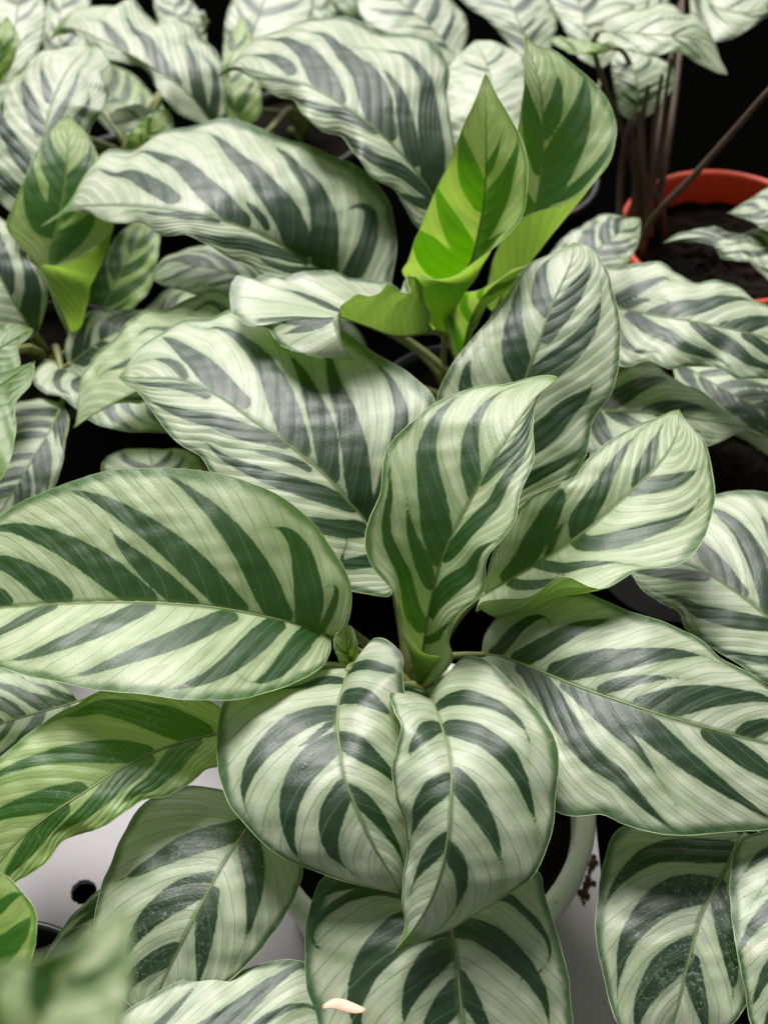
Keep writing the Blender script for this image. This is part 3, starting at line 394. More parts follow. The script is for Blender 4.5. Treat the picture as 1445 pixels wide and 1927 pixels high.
 {'id':'O','plant':'behind','nu':117,'nv':23,'mid':[(23.4,209.6,115.0),(25.2,204.8,138.0),(28.5,199.7,162.0),(33.8,196.0,180.0),(36.4,196.8,196.0),(38.5,200.7,213.0),(38.7,205.0,230.0),(38.4,219.8,248.0),(38.4,236.7,258.0)],'left':[(16.1,203.4,130.1),(11.2,199.1,150.2),(4.0,193.7,167.2),(0.5,192.2,176.2),(3.0,191.0,183.2),(6.1,192.1,196.0),(9.7,193.5,206.5),(14.7,196.4,219.9),(21.9,200.9,235.6),(27.7,212.1,245.3),(32.9,221.7,251.8),(36.6,231.7,255.9)],'right':[(12.1,189.5,151.7),(6.1,179.1,184.7),(11.1,168.9,191.5),(18.0,158.6,200.3),(25.1,153.9,207.2),(32.0,154.4,213.6),(39.2,156.3,219.5),(44.8,159.2,223.2),(51.2,164.8,228.0),(54.6,171.8,232.5),(55.8,183.4,238.9),(55.8,194.4,242.1),(53.1,205.2,245.8),(49.0,214.3,249.2),(43.5,224.7,253.5)],'arch':0.1,'rip':(0.04,2,0),'k':(0.226,0.3),'young':0.85,'dust':0.0,'tip':0.965,'S':[('L',(0.618,0.012),(0.719,0.395),(0.798,0.827),5.87),('L',(0.416,0.0),(0.539,0.352),(0.64,0.87),5.56),('L',(0.315,0.0),(0.449,0.525),(0.517,1.0),8.66),('R',(0.708,0.0),(0.753,0.18),(0.798,0.352),2.16),('R',(0.528,0.0),(0.64,0.266),(0.775,0.698),8.04),('R',(0.393,0.012),(0.472,0.093),(0.584,0.655),2.78)],'lc':[(18.0,204.2,123.8),(9.7,198.0,144.1),(5.4,194.8,162.7),(9.0,193.9,178.8),(16.2,193.1,195.7),(20.9,196.1,209.1),(26.7,199.7,224.7),(31.3,208.8,238.7),(34.4,220.3,249.4),(37.6,232.1,255.7)],'rc':[(25.6,207.0,121.2),(33.9,196.5,145.5),(44.1,184.1,167.0),(48.1,182.9,184.7),(51.2,184.6,196.3),(51.9,189.4,208.2),(50.1,195.7,221.7),(47.2,203.0,234.1),(44.7,215.6,245.4),(41.2,228.8,253.6)]},
 {'id':'P','plant':'behind','nu':123,'nv':17,'mid':[(50.5,227.0,118.0),(56.4,231.5,140.0),(62.6,229.8,166.0),(67.0,230.8,186.0),(69.3,241.4,206.0),(68.7,250.8,224.0),(66.2,261.5,238.0),(59.9,284.6,248.0)],'left':[(45.9,227.9,124.8),(47.8,234.2,144.9),(53.3,235.0,168.7),(55.4,240.9,190.7),(56.8,247.2,205.3),(57.4,251.1,215.3),(59.4,260.5,233.9),(60.0,276.5,244.0)],'right':[(52.5,225.9,130.2),(46.8,223.2,154.1),(52.8,221.9,176.8),(60.0,218.7,187.6),(66.9,214.2,195.7),(77.5,208.8,203.9),(86.7,211.2,208.7),(92.1,215.7,211.8),(99.6,225.2,216.8),(102.6,234.5,220.5),(104.0,244.6,224.1),(101.2,255.5,228.9),(94.4,265.8,233.5),(83.6,273.5,238.8),(74.9,279.9,242.5),(67.3,279.2,244.9)],'arch':0.1,'rip':(0.04,2,0),'k':(0.211,0.312),'young':0.5,'dust':0.0,'tip':0.965,'S':[('R',(0.674,0.0),(0.753,0.223),(0.831,0.439),4.49),('R',(0.472,0.0),(0.64,0.309),(0.787,0.784),9.62),('R',(0.483,0.093),(0.573,0.698),(0.652,0.957),3.21),('L',(0.573,0.0),(0.685,0.395),(0.798,0.784),5.77),('L',(0.416,0.0),(0.461,0.482),(0.528,0.827),5.13)],'rc':[(57.6,213.1,126.8),(72.0,210.0,151.3),(84.2,208.8,176.4),(88.4,214.9,191.3),(89.5,222.0,198.6),(88.0,230.9,207.7),(85.2,241.5,218.6),(79.9,252.2,229.4),(74.8,264.8,238.8),(65.0,279.9,245.4)]},
 {'id':'O2','plant':'behind','nu':59,'nv':14,'mid':[(32.9,195.8,105.0),(33.5,198.9,125.0),(36.9,200.3,142.0),(44.1,200.3,158.0),(53.8,198.3,170.0),(63.9,199.2,175.0)],'left':[(26.6,194.7,121.4),(19.7,199.6,153.3),(24.1,199.8,157.4),(32.8,191.2,164.2),(45.4,190.6,171.6),(55.9,195.9,174.4)],'right':[(35.0,195.8,120.4),(39.3,195.1,143.1),(47.6,192.4,159.7),(57.3,192.7,171.4)],'arch':0.1,'rip':(0.1,3.0,0.0),'k':(0.3,0.3),'young':0.6,'dust':0.0,'tip':0.965,'S':[('L',(0.135,0.0),(0.238,0.394),(0.405,0.788),2.55),('L',(0.408,0.0),(0.486,0.331),(0.613,0.662),2.46),('L',(0.585,0.0),(0.664,0.364),(0.794,0.728),1.78),('R',(0.174,0.0),(0.276,0.396),(0.442,0.791),1.98),('R',(0.357,0.0),(0.409,0.216),(0.493,0.432),1.41),('R',(0.648,0.0),(0.729,0.386),(0.862,0.771),2.37)]},
 {'id':'Q','plant':'left','nu':101,'nv':19,'mid':[(-179.4,232.1,90.0),(-187.9,246.6,112.0),(-191.3,261.1,126.0),(-185.9,276.4,140.0),(-182.3,292.9,153.0),(-181.7,310.8,163.0),(-183.2,333.4,170.0)],'left':[(-185.7,240.1,102.4),(-191.5,250.4,116.3),(-197.3,257.7,125.1),(-205.2,262.9,133.7),(-212.6,270.1,141.3),(-209.5,279.3,147.8),(-203.6,294.0,156.1),(-199.6,307.9,161.6),(-191.2,324.6,167.1),(-185.9,330.7,169.1)],'right':[(-181.0,231.5,113.9),(-191.1,244.2,134.7),(-180.9,241.5,138.7),(-168.0,245.7,142.1),(-156.6,255.0,145.6),(-153.2,264.4,147.4),(-157.5,281.1,149.9),(-162.8,296.3,156.1),(-164.4,306.1,159.4),(-171.9,320.4,164.8),(-178.9,328.2,168.0)],'arch':0.1,'rip':(0.04,2,0),'k':(0.249,0.379),'young':0.78,'dust':0.0,'tip':0.965,'S':[('L',(0.663,0.0),(0.753,0.395),(0.865,0.914),6.99),('L',(0.494,0.0),(0.551,0.439),(0.719,0.957),7.69),('R',(0.64,0.0),(0.708,0.223),(0.82,0.698),6.99),('R',(0.382,0.012),(0.449,0.093),(0.573,0.352),7.69),('L',(0.573,0.0),(0.607,0.136),(0.663,0.309),4.9),('R',(0.539,0.012),(0.596,0.093),(0.64,0.18),4.9)],'rc':[(-170.8,230.0,96.0),(-146.4,230.4,115.0),(-139.5,246.9,126.8),(-142.8,260.0,134.3),(-150.2,269.5,141.1),(-160.3,278.6,148.3),(-168.0,291.8,155.9),(-172.0,306.9,162.3),(-176.3,322.7,166.7)]},
 {'id':'Q2','plant':'left','nu':63,'nv':14,'mid':[(-178.7,263.1,65.0),(-170.3,282.9,76.0),(-160.6,304.2,86.0),(-150.8,323.6,94.0),(-142.6,341.0,98.0)],'left':[(-185.3,274.0,71.6),(-181.9,295.0,81.7),(-172.2,314.2,89.7),(-157.8,331.7,95.4)],'right':[(-162.5,266.9,74.0),(-147.1,278.3,84.2),(-140.6,298.2,91.1),(-140.9,321.3,95.8)],'arch':0.1,'rip':(0.1,3.0,0.0),'k':(0.3,0.3),'young':0.75,'dust':0.0,'tip':0.965,'S':[('L',(0.106,0.0),(0.201,0.36),(0.356,0.72),3.75),('L',(0.262,0.0),(0.361,0.396),(0.521,0.792),4.77),('L',(0.455,0.0),(0.554,0.43),(0.716,0.861),4.19),('L',(0.648,0.0),(0.693,0.211),(0.766,0.422),3.07),('R',(0.088,0.0),(0.179,0.342),(0.327,0.685),3.06),('R',(0.272,0.0),(0.377,0.423),(0.548,0.846),5.07),('R',(0.48,0.0),(0.56,0.353),(0.691,0.707),4.13),('R',(0.684,0.0),(0.744,0.29),(0.843,0.581),3.35)]},
 {'id':'U1','plant':'left','nu':82,'nv':25,'mid':[(-204.2,288.1,130.0),(-201.5,305.1,146.0),(-198.7,327.7,158.0),(-195.9,353.1,165.0),(-190.3,380.5,168.0),(-181.6,409.3,166.0)],'left':[(-218.8,294.5,135.9),(-236.1,317.5,144.0),(-243.1,347.6,151.2),(-234.1,371.4,156.4),(-226.2,385.1,159.8),(-214.2,401.1,163.0),(-204.0,406.6,164.8),(-191.8,410.1,165.5)],'right':[(-188.7,294.7,139.5),(-178.5,318.6,150.3),(-173.7,341.9,156.9),(-166.8,348.9,160.5),(-165.7,364.9,163.1),(-170.9,379.0,165.4),(-167.9,390.3,166.0),(-175.3,404.8,166.0)],'arch':0.4,'rip':(0.2,5,0.2),'k':(0.388,0.7),'young':0.0,'dust':0.0,'tip':0.965,'S':[('R',(0.18,0.093),(0.348,0.18),(0.663,0.309),4.31),('R',(0.27,0.012),(0.416,0.568),(0.584,0.655),3.65),('L',(0.202,0.05),(0.348,0.395),(0.528,0.698),4.65),('L',(0.393,0.05),(0.528,0.266),(0.652,0.611),4.31),('L',(0.562,0.05),(0.652,0.223),(0.73,0.482),2.65),('L',(0.067,0.05),(0.202,0.655),(0.326,0.827),3.98)]},
 {'id':'AM','plant':'left','nu':63,'nv':16,'mid':[(-199.3,234.4,95.0),(-205.4,235.9,110.0),(-214.3,245.9,124.0),(-226.5,267.3,132.0),(-242.8,304.6,130.0)],'left':[(-207.3,222.2,103.3),(-222.4,223.0,114.0),(-238.2,242.4,123.2),(-248.8,274.5,129.8)],'right':[(-193.7,238.9,107.3),(-190.9,246.2,117.3),(-195.0,253.1,124.5),(-204.3,261.9,129.8),(-212.2,277.4,134.1),(-221.5,289.4,133.3),(-233.1,302.7,131.5)],'arch':0.3,'rip':(0.1,3.0,0.0),'k':(0.3,0.56),'young':0.0,'dust':0.0,'tip':0.965,'S':[('R',(0.067,0.093),(0.225,0.525),(0.427,0.87),5.45),('R',(0.303,0.012),(0.461,0.309),(0.674,0.525),4.81)]},
 {'id':'T','plant':'left','nu':47,'nv':14,'mid':[(-240.7,182.9,110.0),(-221.4,182.3,122.0),(-205.1,189.7,128.0),(-195.8,199.7,128.0),(-191.0,207.3,125.0)],'left':[(-223.8,160.9,116.7),(-201.4,163.1,123.2),(-193.4,177.3,126.8),(-196.3,191.6,127.4),(-192.9,197.0,126.8)],'right':[(-241.3,199.0,121.1),(-224.2,204.1,127.6),(-207.7,205.8,129.0),(-198.4,206.7,128.2)],'arch':0.25,'rip':(0.1,3.0,0.0),'k':(0.4,0.4),'young':0.0,'dust':0.0,'tip':0.965,'S':[('L',(0.173,0.0),(0.311,0.403),(0.537,0.807),1.63),('L',(0.317,0.0),(0.432,0.354),(0.619,0.708),2.46),('L',(0.418,0.0),(0.545,0.408),(0.752,0.816),1.79),('L',(0.54,0.0),(0.665,0.423),(0.87,0.847),2.43),('L',(0.749,0.0),(0.837,0.436),(0.98,0.872),1.92),('R',(0.094,0.0),(0.241,0.417),(0.481,0.834),1.76),('R',(0.199,0.0),(0.324,0.369),(0.529,0.738),1.89),('R',(0.353,0.0),(0.471,0.37),(0.664,0.74),1.72),('R',(0.502,0.0),(0.588,0.287),(0.729,0.574),1.55),('R',(0.695,0.0),(0.803,0.402),(0.98,0.804),2.74)]},
 {'id':'S','plant':'left','nu':74,'nv':29,'mid':[(-242.3,114.8,120.0),(-223.4,124.6,132.0),(-209.0,136.5,138.0),(-195.7,150.8,140.0),(-187.8,163.2,138.0),(-182.8,172.7,135.0)],'left':[(-224.2,83.8,124.9),(-201.0,83.6,129.0),(-187.5,95.4,132.8),(-184.5,103.1,133.5),(-184.2,115.3,134.1),(-184.7,127.9,135.9),(-187.3,141.3,136.4),(-184.6,149.5,136.5),(-182.1,153.5,136.5),(-182.2,163.2,135.7)],'right':[(-243.5,133.0,130.6),(-223.1,145.2,140.1),(-206.3,153.5,141.3),(-196.9,158.0,140.4),(-188.4,166.7,137.8)],'arch':0.25,'rip':(0.1,3.0,0.0),'k':(0.45,0.45),'young':0.0,'dust':0.0,'tip':0.965,'S':[('L',(0.07,0.0),(0.224,0.385),(0.476,0.771),3.0),('L',(0.259,0.0),(0.404,0.387),(0.639,0.774),2.79),('L',(0.399,0.0),(0.536,0.389),(0.76,0.777),2.37),('L',(0.577,0.0),(0.667,0.275),(0.814,0.55),1.59),('L',(0.649,0.0),(0.775,0.402),(0.98,0.804),1.84),('R',(0.096,0.0),(0.257,0.408),(0.521,0.815),2.83),('R',(0.263,0.0),(0.346,0.224),(0.482,0.447),2.19),('R',(0.38,0.0),(0.52,0.392),(0.748,0.785),2.99),('R',(0.497,0.0),(0.63,0.394),(0.848,0.788),2.25),('R',(0.63,0.0),(0.738,0.338),(0.915,0.677),3.09)]},
 {'id':'AJ','plant':'left','nu':66,'nv':20,'mid':[(-179.9,189.0,88.0),(-181.5,163.9,94.0),(-186.8,145.3,94.0),(-194.0,127.2,90.0),(-208.1,104.3,80.0)],'left':[(-174.0,174.9,90.4),(-173.0,157.2,92.7),(-172.4,145.2,92.1),(-174.0,132.0,90.6),(-181.4,112.1,87.2),(-196.0,98.9,82.5)],'right':[(-192.9,189.7,91.4),(-208.2,181.0,92.2),(-218.6,157.4,88.9),(-219.5,128.2,84.8)],'arch':0.25,'rip':(0.1,3.0,0.0),'k':(0.25,0.25),'young':0.0,'dust':0.0,'tip':0.965,'S':[('L',(0.063,0.0),(0.15,0.391),(0.292,0.782),3.76),('L',(0.186,0.0),(0.231,0.213),(0.306,0.426),2.48),('L',(0.36,0.0),(0.448,0.439),(0.591,0.878),2.56),('L',(0.457,0.0),(0.525,0.358),(0.637,0.716),3.56),('L',(0.588,0.0),(0.662,0.408),(0.783,0.817),2.19),('L',(0.672,0.0),(0.747,0.428),(0.869,0.856),2.69),('R',(0.097,0.0),(0.186,0.407),(0.333,0.815),4.31),('R',(0.229,0.0),(0.301,0.342),(0.418,0.683),2.97),('R',(0.319,0.0),(0.398,0.39),(0.527,0.78),2.72),('R',(0.477,0.0),(0.539,0.33),(0.642,0.661),2.33),('R',(0.588,0.0),(0.654,0.365),(0.762,0.73),4.12),('R',(0.699,0.0),(0.758,0.346),(0.856,0.693),3.37)]},
 {'id':'AK','plant':'left','nu':49,'nv':14,'mid':[(-180.5,215.3,90.0),(-168.4,217.3,100.0),(-154.8,221.2,108.0),(-139.8,229.6,110.0),(-125.1,238.1,108.0)],'left':[(-181.5,226.9,98.8),(-174.6,236.9,105.2),(-167.7,239.1,108.6),(-155.4,239.5,109.8),(-145.2,237.5,110.5),(-133.8,239.9,109.1)],'right':[(-171.4,201.9,95.1),(-155.7,198.6,102.3),(-139.2,209.2,107.6),(-129.4,224.8,108.5)],'arch':0.25,'rip':(0.1,3.0,0.0),'k':(0.35,0.35),'young':0.0,'dust':0.0,'tip':0.965,'S':[('L',(0.097,0.0),(0.23,0.433),(0.448,0.867),3.55),('L',(0.228,0.0),(0.306,0.265),(0.433,0.53),1.98),('L',(0.423,0.0),(0.527,0.382),(0.697,0.764),3.86),('L',(0.537,0.0),(0.599,0.237),(0.699,0.474),2.98),('L',(0.702,0.0),(0.805,0.43),(0.974,0.859),2.28),('R',(0.114,0.0),(0.239,0.407),(0.442,0.813),3.62),('R',(0.239,0.0),(0.303,0.219),(0.408,0.437),3.11),('R',(0.358,0.0),(0.458,0.359),(0.622,0.719),2.57),('R',(0.565,0.0),(0.617,0.203),(0.702,0.406),1.97),('R',(0.68,0.0),(0.764,0.347),(0.902,0.695),3.52)]},
 {'id':'AL','plant':'left','nu':74,'nv':17,'mid':[(-185.8,217.4,88.0),(-168.8,202.2,94.0),(-146.4,187.0,98.0),(-120.5,177.3,96.0),(-92.8,171.5,90.0)],'left':[(-173.9,216.9,92.5),(-148.9,207.1,97.9),(-119.4,196.1,96.9),(-101.6,180.6,92.6)],'right':[(-192.2,219.7,89.7),(-197.1,209.6,91.9),(-195.0,198.3,93.5),(-187.9,190.0,94.3),(-178.2,186.6,95.2),(-169.3,177.9,96.2),(-163.4,171.5,96.1),(-154.2,165.4,95.2),(-140.6,161.9,94.9),(-122.7,163.5,93.7),(-105.9,164.2,91.7)],'arch':0.25,'rip':(0.1,3.0,0.0),'k':(0.3,0.3),'young':0.0,'dust':0.0,'tip':0.965,'S':[('L',(0.15,0.0),(0.253,0.399),(0.422,0.798),3.11),('L',(0.243,0.0),(0.338,0.377),(0.492,0.755),3.76),('L',(0.393,0.0),(0.488,0.404),(0.644,0.808),4.07),('L',(0.566,0.0),(0.625,0.27),(0.722,0.541),2.74),('L',(0.662,0.0),(0.75,0.42),(0.894,0.84),4.82),('R',(0.043,0.0),(0.147,0.383),(0.315,0.766),3.12),('R',(0.215,0.0),(0.305,0.354),(0.451,0.709),4.75),('R',(0.37,0.0),(0.466,0.404),(0.623,0.808),4.76),('R',(0.484,0.0),(0.55,0.29),(0.658,0.581),2.53),('R',(0.625,0.0),(0.708,0.39),(0.844,0.781),2.83)]},
 {'id':'R','plant':'centre','nu':102,'nv':23,'mid':[(-52.7,182.3,122.0),(-78.8,177.3,132.0),(-106.4,163.9,138.0),(-128.9,151.1,136.0),(-150.5,145.2,126.0),(-159.2,143.7,120.0),(-162.8,143.7,117.0)],'left':[(-54.1,155.5,126.0),(-78.9,136.4,130.7),(-102.2,139.5,133.0),(-120.3,147.6,131.4),(-136.4,150.5,128.5),(-147.9,152.5,125.6),(-156.2,149.5,122.4),(-160.0,144.1,118.8)],'right':[(-64.3,204.0,127.7),(-78.7,219.3,132.4),(-89.7,226.5,133.3),(-98.3,227.1,133.9),(-111.6,218.0,135.0),(-122.0,213.4,134.7),(-133.2,211.6,134.1),(-139.7,200.5,133.5),(-147.9,189.8,132.0),(-156.3,184.5,129.2),(-157.8,178.1,128.0),(-160.4,171.5,126.5),(-160.8,156.8,122.8),(-161.4,147.4,119.2)],'arch':0.3,'rip':(0.15,4,0.3),'k':(0.7,0.388),'young':0.3,'dust':0.0,'tip':0.965,'S':[('R',(0.494,0.05),(0.629,0.352),(0.742,0.525),3.79),('R',(0.315,0.0),(0.427,0.482),(0.607,0.698),3.2),('R',(0.202,0.05),(0.315,0.655),(0.416,0.784),3.2),('L',(0.528,0.093),(0.663,0.655),(0.742,0.223),1.75)]},
 {'id':'AO','plant':'centre','nu':44,'nv':19,'mid':[(-111.1,108.2,96.0),(-116.5,116.8,102.0),(-122.4,127.3,106.0),(-126.6,140.7,105.0)],'left':[(-128.8,105.9,98.7),(-143.5,121.5,100.7),(-149.5,130.1,102.9),(-145.4,136.6,104.3),(-136.8,141.4,104.7)],'right':[(-97.7,106.4,98.1),(-95.4,126.6,100.4),(-103.3,137.8,103.0),(-111.0,142.3,104.4),(-118.6,140.6,104.7)],'arch':0.25,'rip':(0.1,3.0,0.0),'k':(0.25,0.25),'young':0.0,'dust':0.0,'tip':0.965,'S':[('L',(0.126,0.0),(0.203,0.354),(0.329,0.708),2.94),('L',(0.323,0.0),(0.371,0.239),(0.45,0.478),1.02),('L',(0.431,0.0),(0.503,0.371),(0.62,0.742),1.71),('L',(0.604,0.0),(0.68,0.423),(0.804,0.846),2.12),('R',(0.128,0.0),(0.208,0.365),(0.338,0.731),1.83),('R',(0.348,0.0),(0.403,0.273),(0.492,0.546),1.27),('R',(0.483,0.0),(0.553,0.368),(0.667,0.737),1.78),('R',(0.631,0.0),(0.695,0.359),(0.799,0.718),1.92)]},
 {'id':'AI','plant':'centre','nu':74,'nv':18,'mid':[(-134.6,11.0,84.0),(-148.9,0.1,90.0),(-164.1,-6.6,92.0),(-182.3,-12.2,90.0),(-205.3,-14.3,80.0)],'left':[(-133.7,-10.7,87.5),(-147.8,-25.0,89.1),(-169.8,-32.5,88.4),(-191.8,-30.2,84.4)],'right':[(-135.5,1.2,86.1),(-144.2,1.8,88.6),(-150.3,7.3,90.6),(-162.6,14.3,92.0),(-182.3,17.1,92.1),(-200.5,7.9,88.7)],'arch':0.25,'rip':(0.1,3.0,0.0),'k':(0.35,0.35),'young':0.0,'dust':0.0,'tip':0.965,'S':[('L',(0.106,0.0),(0.213,0.349),(0.389,0.699),2.61),('L',(0.241,0.0),(0.324,0.282),(0.458,0.564),1.33),('L',(0.392,0.0),(0.491,0.359),(0.652,0.718),2.81),('L',(0.553,0.0),(0.642,0.348),(0.788,0.695),1.76),('L',(0.691,0.0),(0.794,0.425),(0.962,0.85),3.19),('R',(0.115,0.0),(0.218,0.336),(0.386,0.673),2.94),('R',(0.257,0.0),(0.323,0.229),(0.431,0.457),1.83),('R',(0.353,0.0),(0.463,0.392),(0.642,0.784),3.14),('R',(0.501,0.0),(0.595,0.356),(0.748,0.712),3.02),('R',(0.635,0.0),(0.727,0.37),(0.877,0.741),3.51)]},
 {'id':'J','plant':'right','nu':119,'nv':18,'mid':[(92.3,218.9,132.0),(100.2,209.0,140.0),(110.7,198.4,147.0),(123.9,188.4,152.0),(140.3,179.7,156.0),(166.9,173.9,154.0),(180.5,172.1,150.0),(223.0,170.2,130.0)],'left':[(93.6,224.7,138.6),(101.7,231.4,145.4),(117.1,226.7,151.2),(133.5,223.9,154.9),(140.5,215.3,156.6),(149.0,209.2,155.6),(163.7,210.9,153.0),(171.8,209.0,151.5),(185.9,200.2,147.5),(206.0,188.5,138.3)],'right':[(91.8,191.0,139.7),(100.6,165.2,145.1),(108.6,157.2,147.0),(118.8,158.3,148.8),(128.3,151.0,150.2),(139.7,154.6,149.2),(149.0,155.8,148.7),(156.4,151.8,148.4),(162.3,147.8,146.6),(178.9,153.3,141.8),(206.7,160.3,134.2)],'arch':0.35,'rip':(0.15,4,0.1),'k':(0.325,0.354),'young':0.0,'dust':0.0,'tip':0.965,'S':[('L',(0.157,0.05),(0.27,0.439),(0.36,0.698),4.11),('L',(0.213,0.012),(0.27,0.18),(0.326,0.266),2.06),('L',(0.326,0.012),(0.461,0.309),(0.607,0.698),5.29),('L',(0.562,0.0),(0.629,0.18),(0.742,0.784),5.29),('R',(0.258,0.093),(0.416,0.439),(0.573,0.784),4.4),('R',(0.472,0.05),(0.596,0.439),(0.73,0.698),4.7),('R',(0.629,0.093),(0.708,0.266),(0.831,0.611),3.52),('R',(0.135,0.093),(0.258,0.525),(0.382,0.784),2.94)]},
 {'id':'J2','plant':'right','nu':44,'nv':14,'mid':[(92.4,218.7,118.0),(103.5,197.8,126.0),(115.7,187.0,128.0),(133.1,180.2,124.0)],'left':[(100.3,218.0,122.4),(112.1,203.2,127.7),(124.6,192.4,127.3)],'right':[(92.9,198.0,122.1),(101.7,179.1,125.1),(111.0,176.2,126.4),(124.3,175.4,124.9)],'arch':0.25,'rip':(0.1,3.0,0.0),'k':(0.3,0.3),'young':0.0,'dust':0.0,'tip':0.965,'S':[('L',(0.123,0.0),(0.234,0.424),(0.415,0.849),2.26),('L',(0.378,0.0),(0.47,0.389),(0.621,0.778),2.34),('L',(0.584,0.0),(0.66,0.346),(0.782,0.692),2.67),('R',(0.08,0.0),(0.18,0.374),(0.342,0.749),2.59),('R',(0.32,0.0),(0.412,0.379),(0.563,0.759),1.42),('R',(0.645,0.0),(0.733,0.417),(0.877,0.834),2.33)]},
 {'id':'K','plant':'right','nu':74,'nv':20,'mid':[(89.6,164.0,112.0),(100.3,153.2,120.0),(120.6,145.6,126.0),(140.0,142.3,126.0),(156.3,142.9,122.0),(174.1,145.3,116.0)],'left':[(89.8,172.1,116.9),(99.4,178.6,121.8),(111.5,179.3,124.9),(129.2,178.8,125.7),(140.3,169.7,124.6),(152.7,161.7,122.0),(165.4,149.6,118.4)],'right':[(87.7,147.0,115.8),(90.7,126.0,119.1),(108.6,115.7,122.0),(129.5,119.2,122.0),(150.2,129.5,119.9),(158.1,134.1,118.7),(166.8,140.5,117.2)],'arch':0.3,'rip':(0.1,3.0,0.0),'k':(0.625,0.528),'young':0.0,'dust':0.0,'tip':0.965,'S':[('L',(0.191,0.05),(0.36,0.439),(0.506,0.698),5.82),('L',(0.427,0.012),(0.584,0.223),(0.708,0.352),4.36),('R',(0.236,0.012),(0.36,0.223),(0.438,0.266),3.78),('R',(0.112,0.093),(0.315,0.655),(0.416,0.827),4.36),('R',(0.483,0.012),(0.596,0.223),(0.697,0.395),2.62)]},
 {'id':'L','plant':'right','nu':72,'nv':14,'mid':[(147.7,216.5,96.0),(161.3,190.9,104.0),(177.5,173.3,106.0),(195.9,163.9,102.0),(215.0,155.5,95.0)],'left':[(158.0,221.9,99.5),(183.0,204.4,104.5),(202.7,186.5,102.5)],'right':[(146.8,192.9,100.0),(158.3,170.1,103.4),(170.1,158.5,103.7),(175.6,154.5,102.8),(181.8,151.6,101.9),(191.6,153.4,100.4)],'arch':0.25,'rip':(0.1,3.0,0.0),'k':(0.35,0.35),'young':0.0,'dust':0.0,'tip':0.965,'S':[('L',(0.05,0.0),(0.154,0.332),(0.324,0.665),3.93),('L',(0.248,0.0),(0.346,0.333),(0.504,0.667),3.03),('L',(0.396,0.0),(0.505,0.398),(0.683,0.795),2.82),('L',(0.515,0.0),(0.608,0.353),(0.758,0.706),3.73),('L',(0.642,0.0),(0.732,0.364),(0.879,0.728),3.64),('R',(0.07,0.0),(0.175,0.34),(0.348,0.68),3.93),('R',(0.276,0.0),(0.362,0.297),(0.502,0.594),2.81),('R',(0.415,0.0),(0.522,0.393),(0.698,0.787),3.45),('R',(0.557,0.0),(0.658,0.395),(0.824,0.79),4.09),('R',(0.705,0.0),(0.787,0.338),(0.919,0.676),4.14)]},
 {'id':'I','plant':'frontright','nu':123,'nv':42,'mid':[(198.1,-10.7,105.0),(176.6,10.1,116.0),(160.4,24.3,122.0),(148.3,35.4,125.0),(137.4,45.8,125.0),(128.3,53.4,123.0),(117.0,57.9,120.0),(102.8,57.9,114.0)],'left':[(182.3,-15.7,108.8),(156.2,-6.9,115.9),(145.5,0.6,118.6),(133.0,10.3,121.0),(123.9,19.3,121.0),(122.0,28.5,119.8),(114.1,35.3,118.9),(108.0,43.6,117.2),(104.5,54.5,114.8)],'right':[(211.0,12.9,111.1),(208.2,51.6,118.2),(194.9,85.4,121.2),(173.2,96.3,121.1),(160.7,98.4,121.4),(148.1,96.4,120.9),(133.6,90.0,119.5),(115.7,74.1,117.3)],'arch':0.35,'rip':(0.1,3.0,0.0),'k':(0.42,0.45),'young':0.0,'dust':0.0,'tip':0.965,'S':[('R',(0.562,0.012),(0.685,0.136),(0.742,0.352),5.22),('R',(0.416,0.012),(0.584,0.395),(0.708,0.741),5.48),('R',(0.281,0.012),(0.449,0.309),(0.573,0.655),4.69),('L',(0.697,0.093),(0.82,0.352),(0.944,0.482),3.39),('L',(0.416,0.093),(0.573,0.525),(0.753,0.784),4.43),('L',(0.247,0.093),(0.404,0.741),(0.551,0.957),2.09)]},
 {'id':'W','plant':'right','nu':46,'nv':14,'mid':[(88.9,273.8,96.0),(100.1,278.0,108.0),(113.7,287.0,114.0),(127.0,299.8,115.0),(139.5,315.6,112.0)],'left':[(84.4,283.4,103.5),(88.2,292.3,109.2),(106.8,307.5,115.0),(119.9,314.3,115.3),(130.2,314.2,113.9)],'right':[(103.9,267.4,105.5),(121.2,269.8,111.1),(130.0,279.2,113.2),(136.2,294.2,113.8)],'arch':0.25,'rip':(0.1,3.0,0.0),'k':(0.3,0.3),'young':0.0,'dust':0.0,'tip':0.965,'S':[('L',(0.087,0.0),(0.192,0.395),(0.363,0.789),2.46),('L',(0.285,0.0),(0.378,0.377),(0.529,0.753),2.58),('L',(0.383,0.0),(0.485,0.429),(0.65,0.857),2.94),('L',(0.531,0.0),(0.609,0.353),(0.738,0.706),3.28),('L',(0.666,0.0),(0.753,0.415),(0.895,0.83),2.36),('R',(0.157,0.0),(0.251,0.367),(0.406,0.733),2.33),('R',(0.271,0.0),(0.344,0.295),(0.464,0.591),2.13),('R',(0.404,0.0),(0.505,0.432),(0.671,0.865),3.0),('R',(0.519,0.0),(0.586,0.299),(0.695,0.598),2.33),('R',(0.717,0.0),(0.795,0.381),(0.923,0.761),1.66)]},
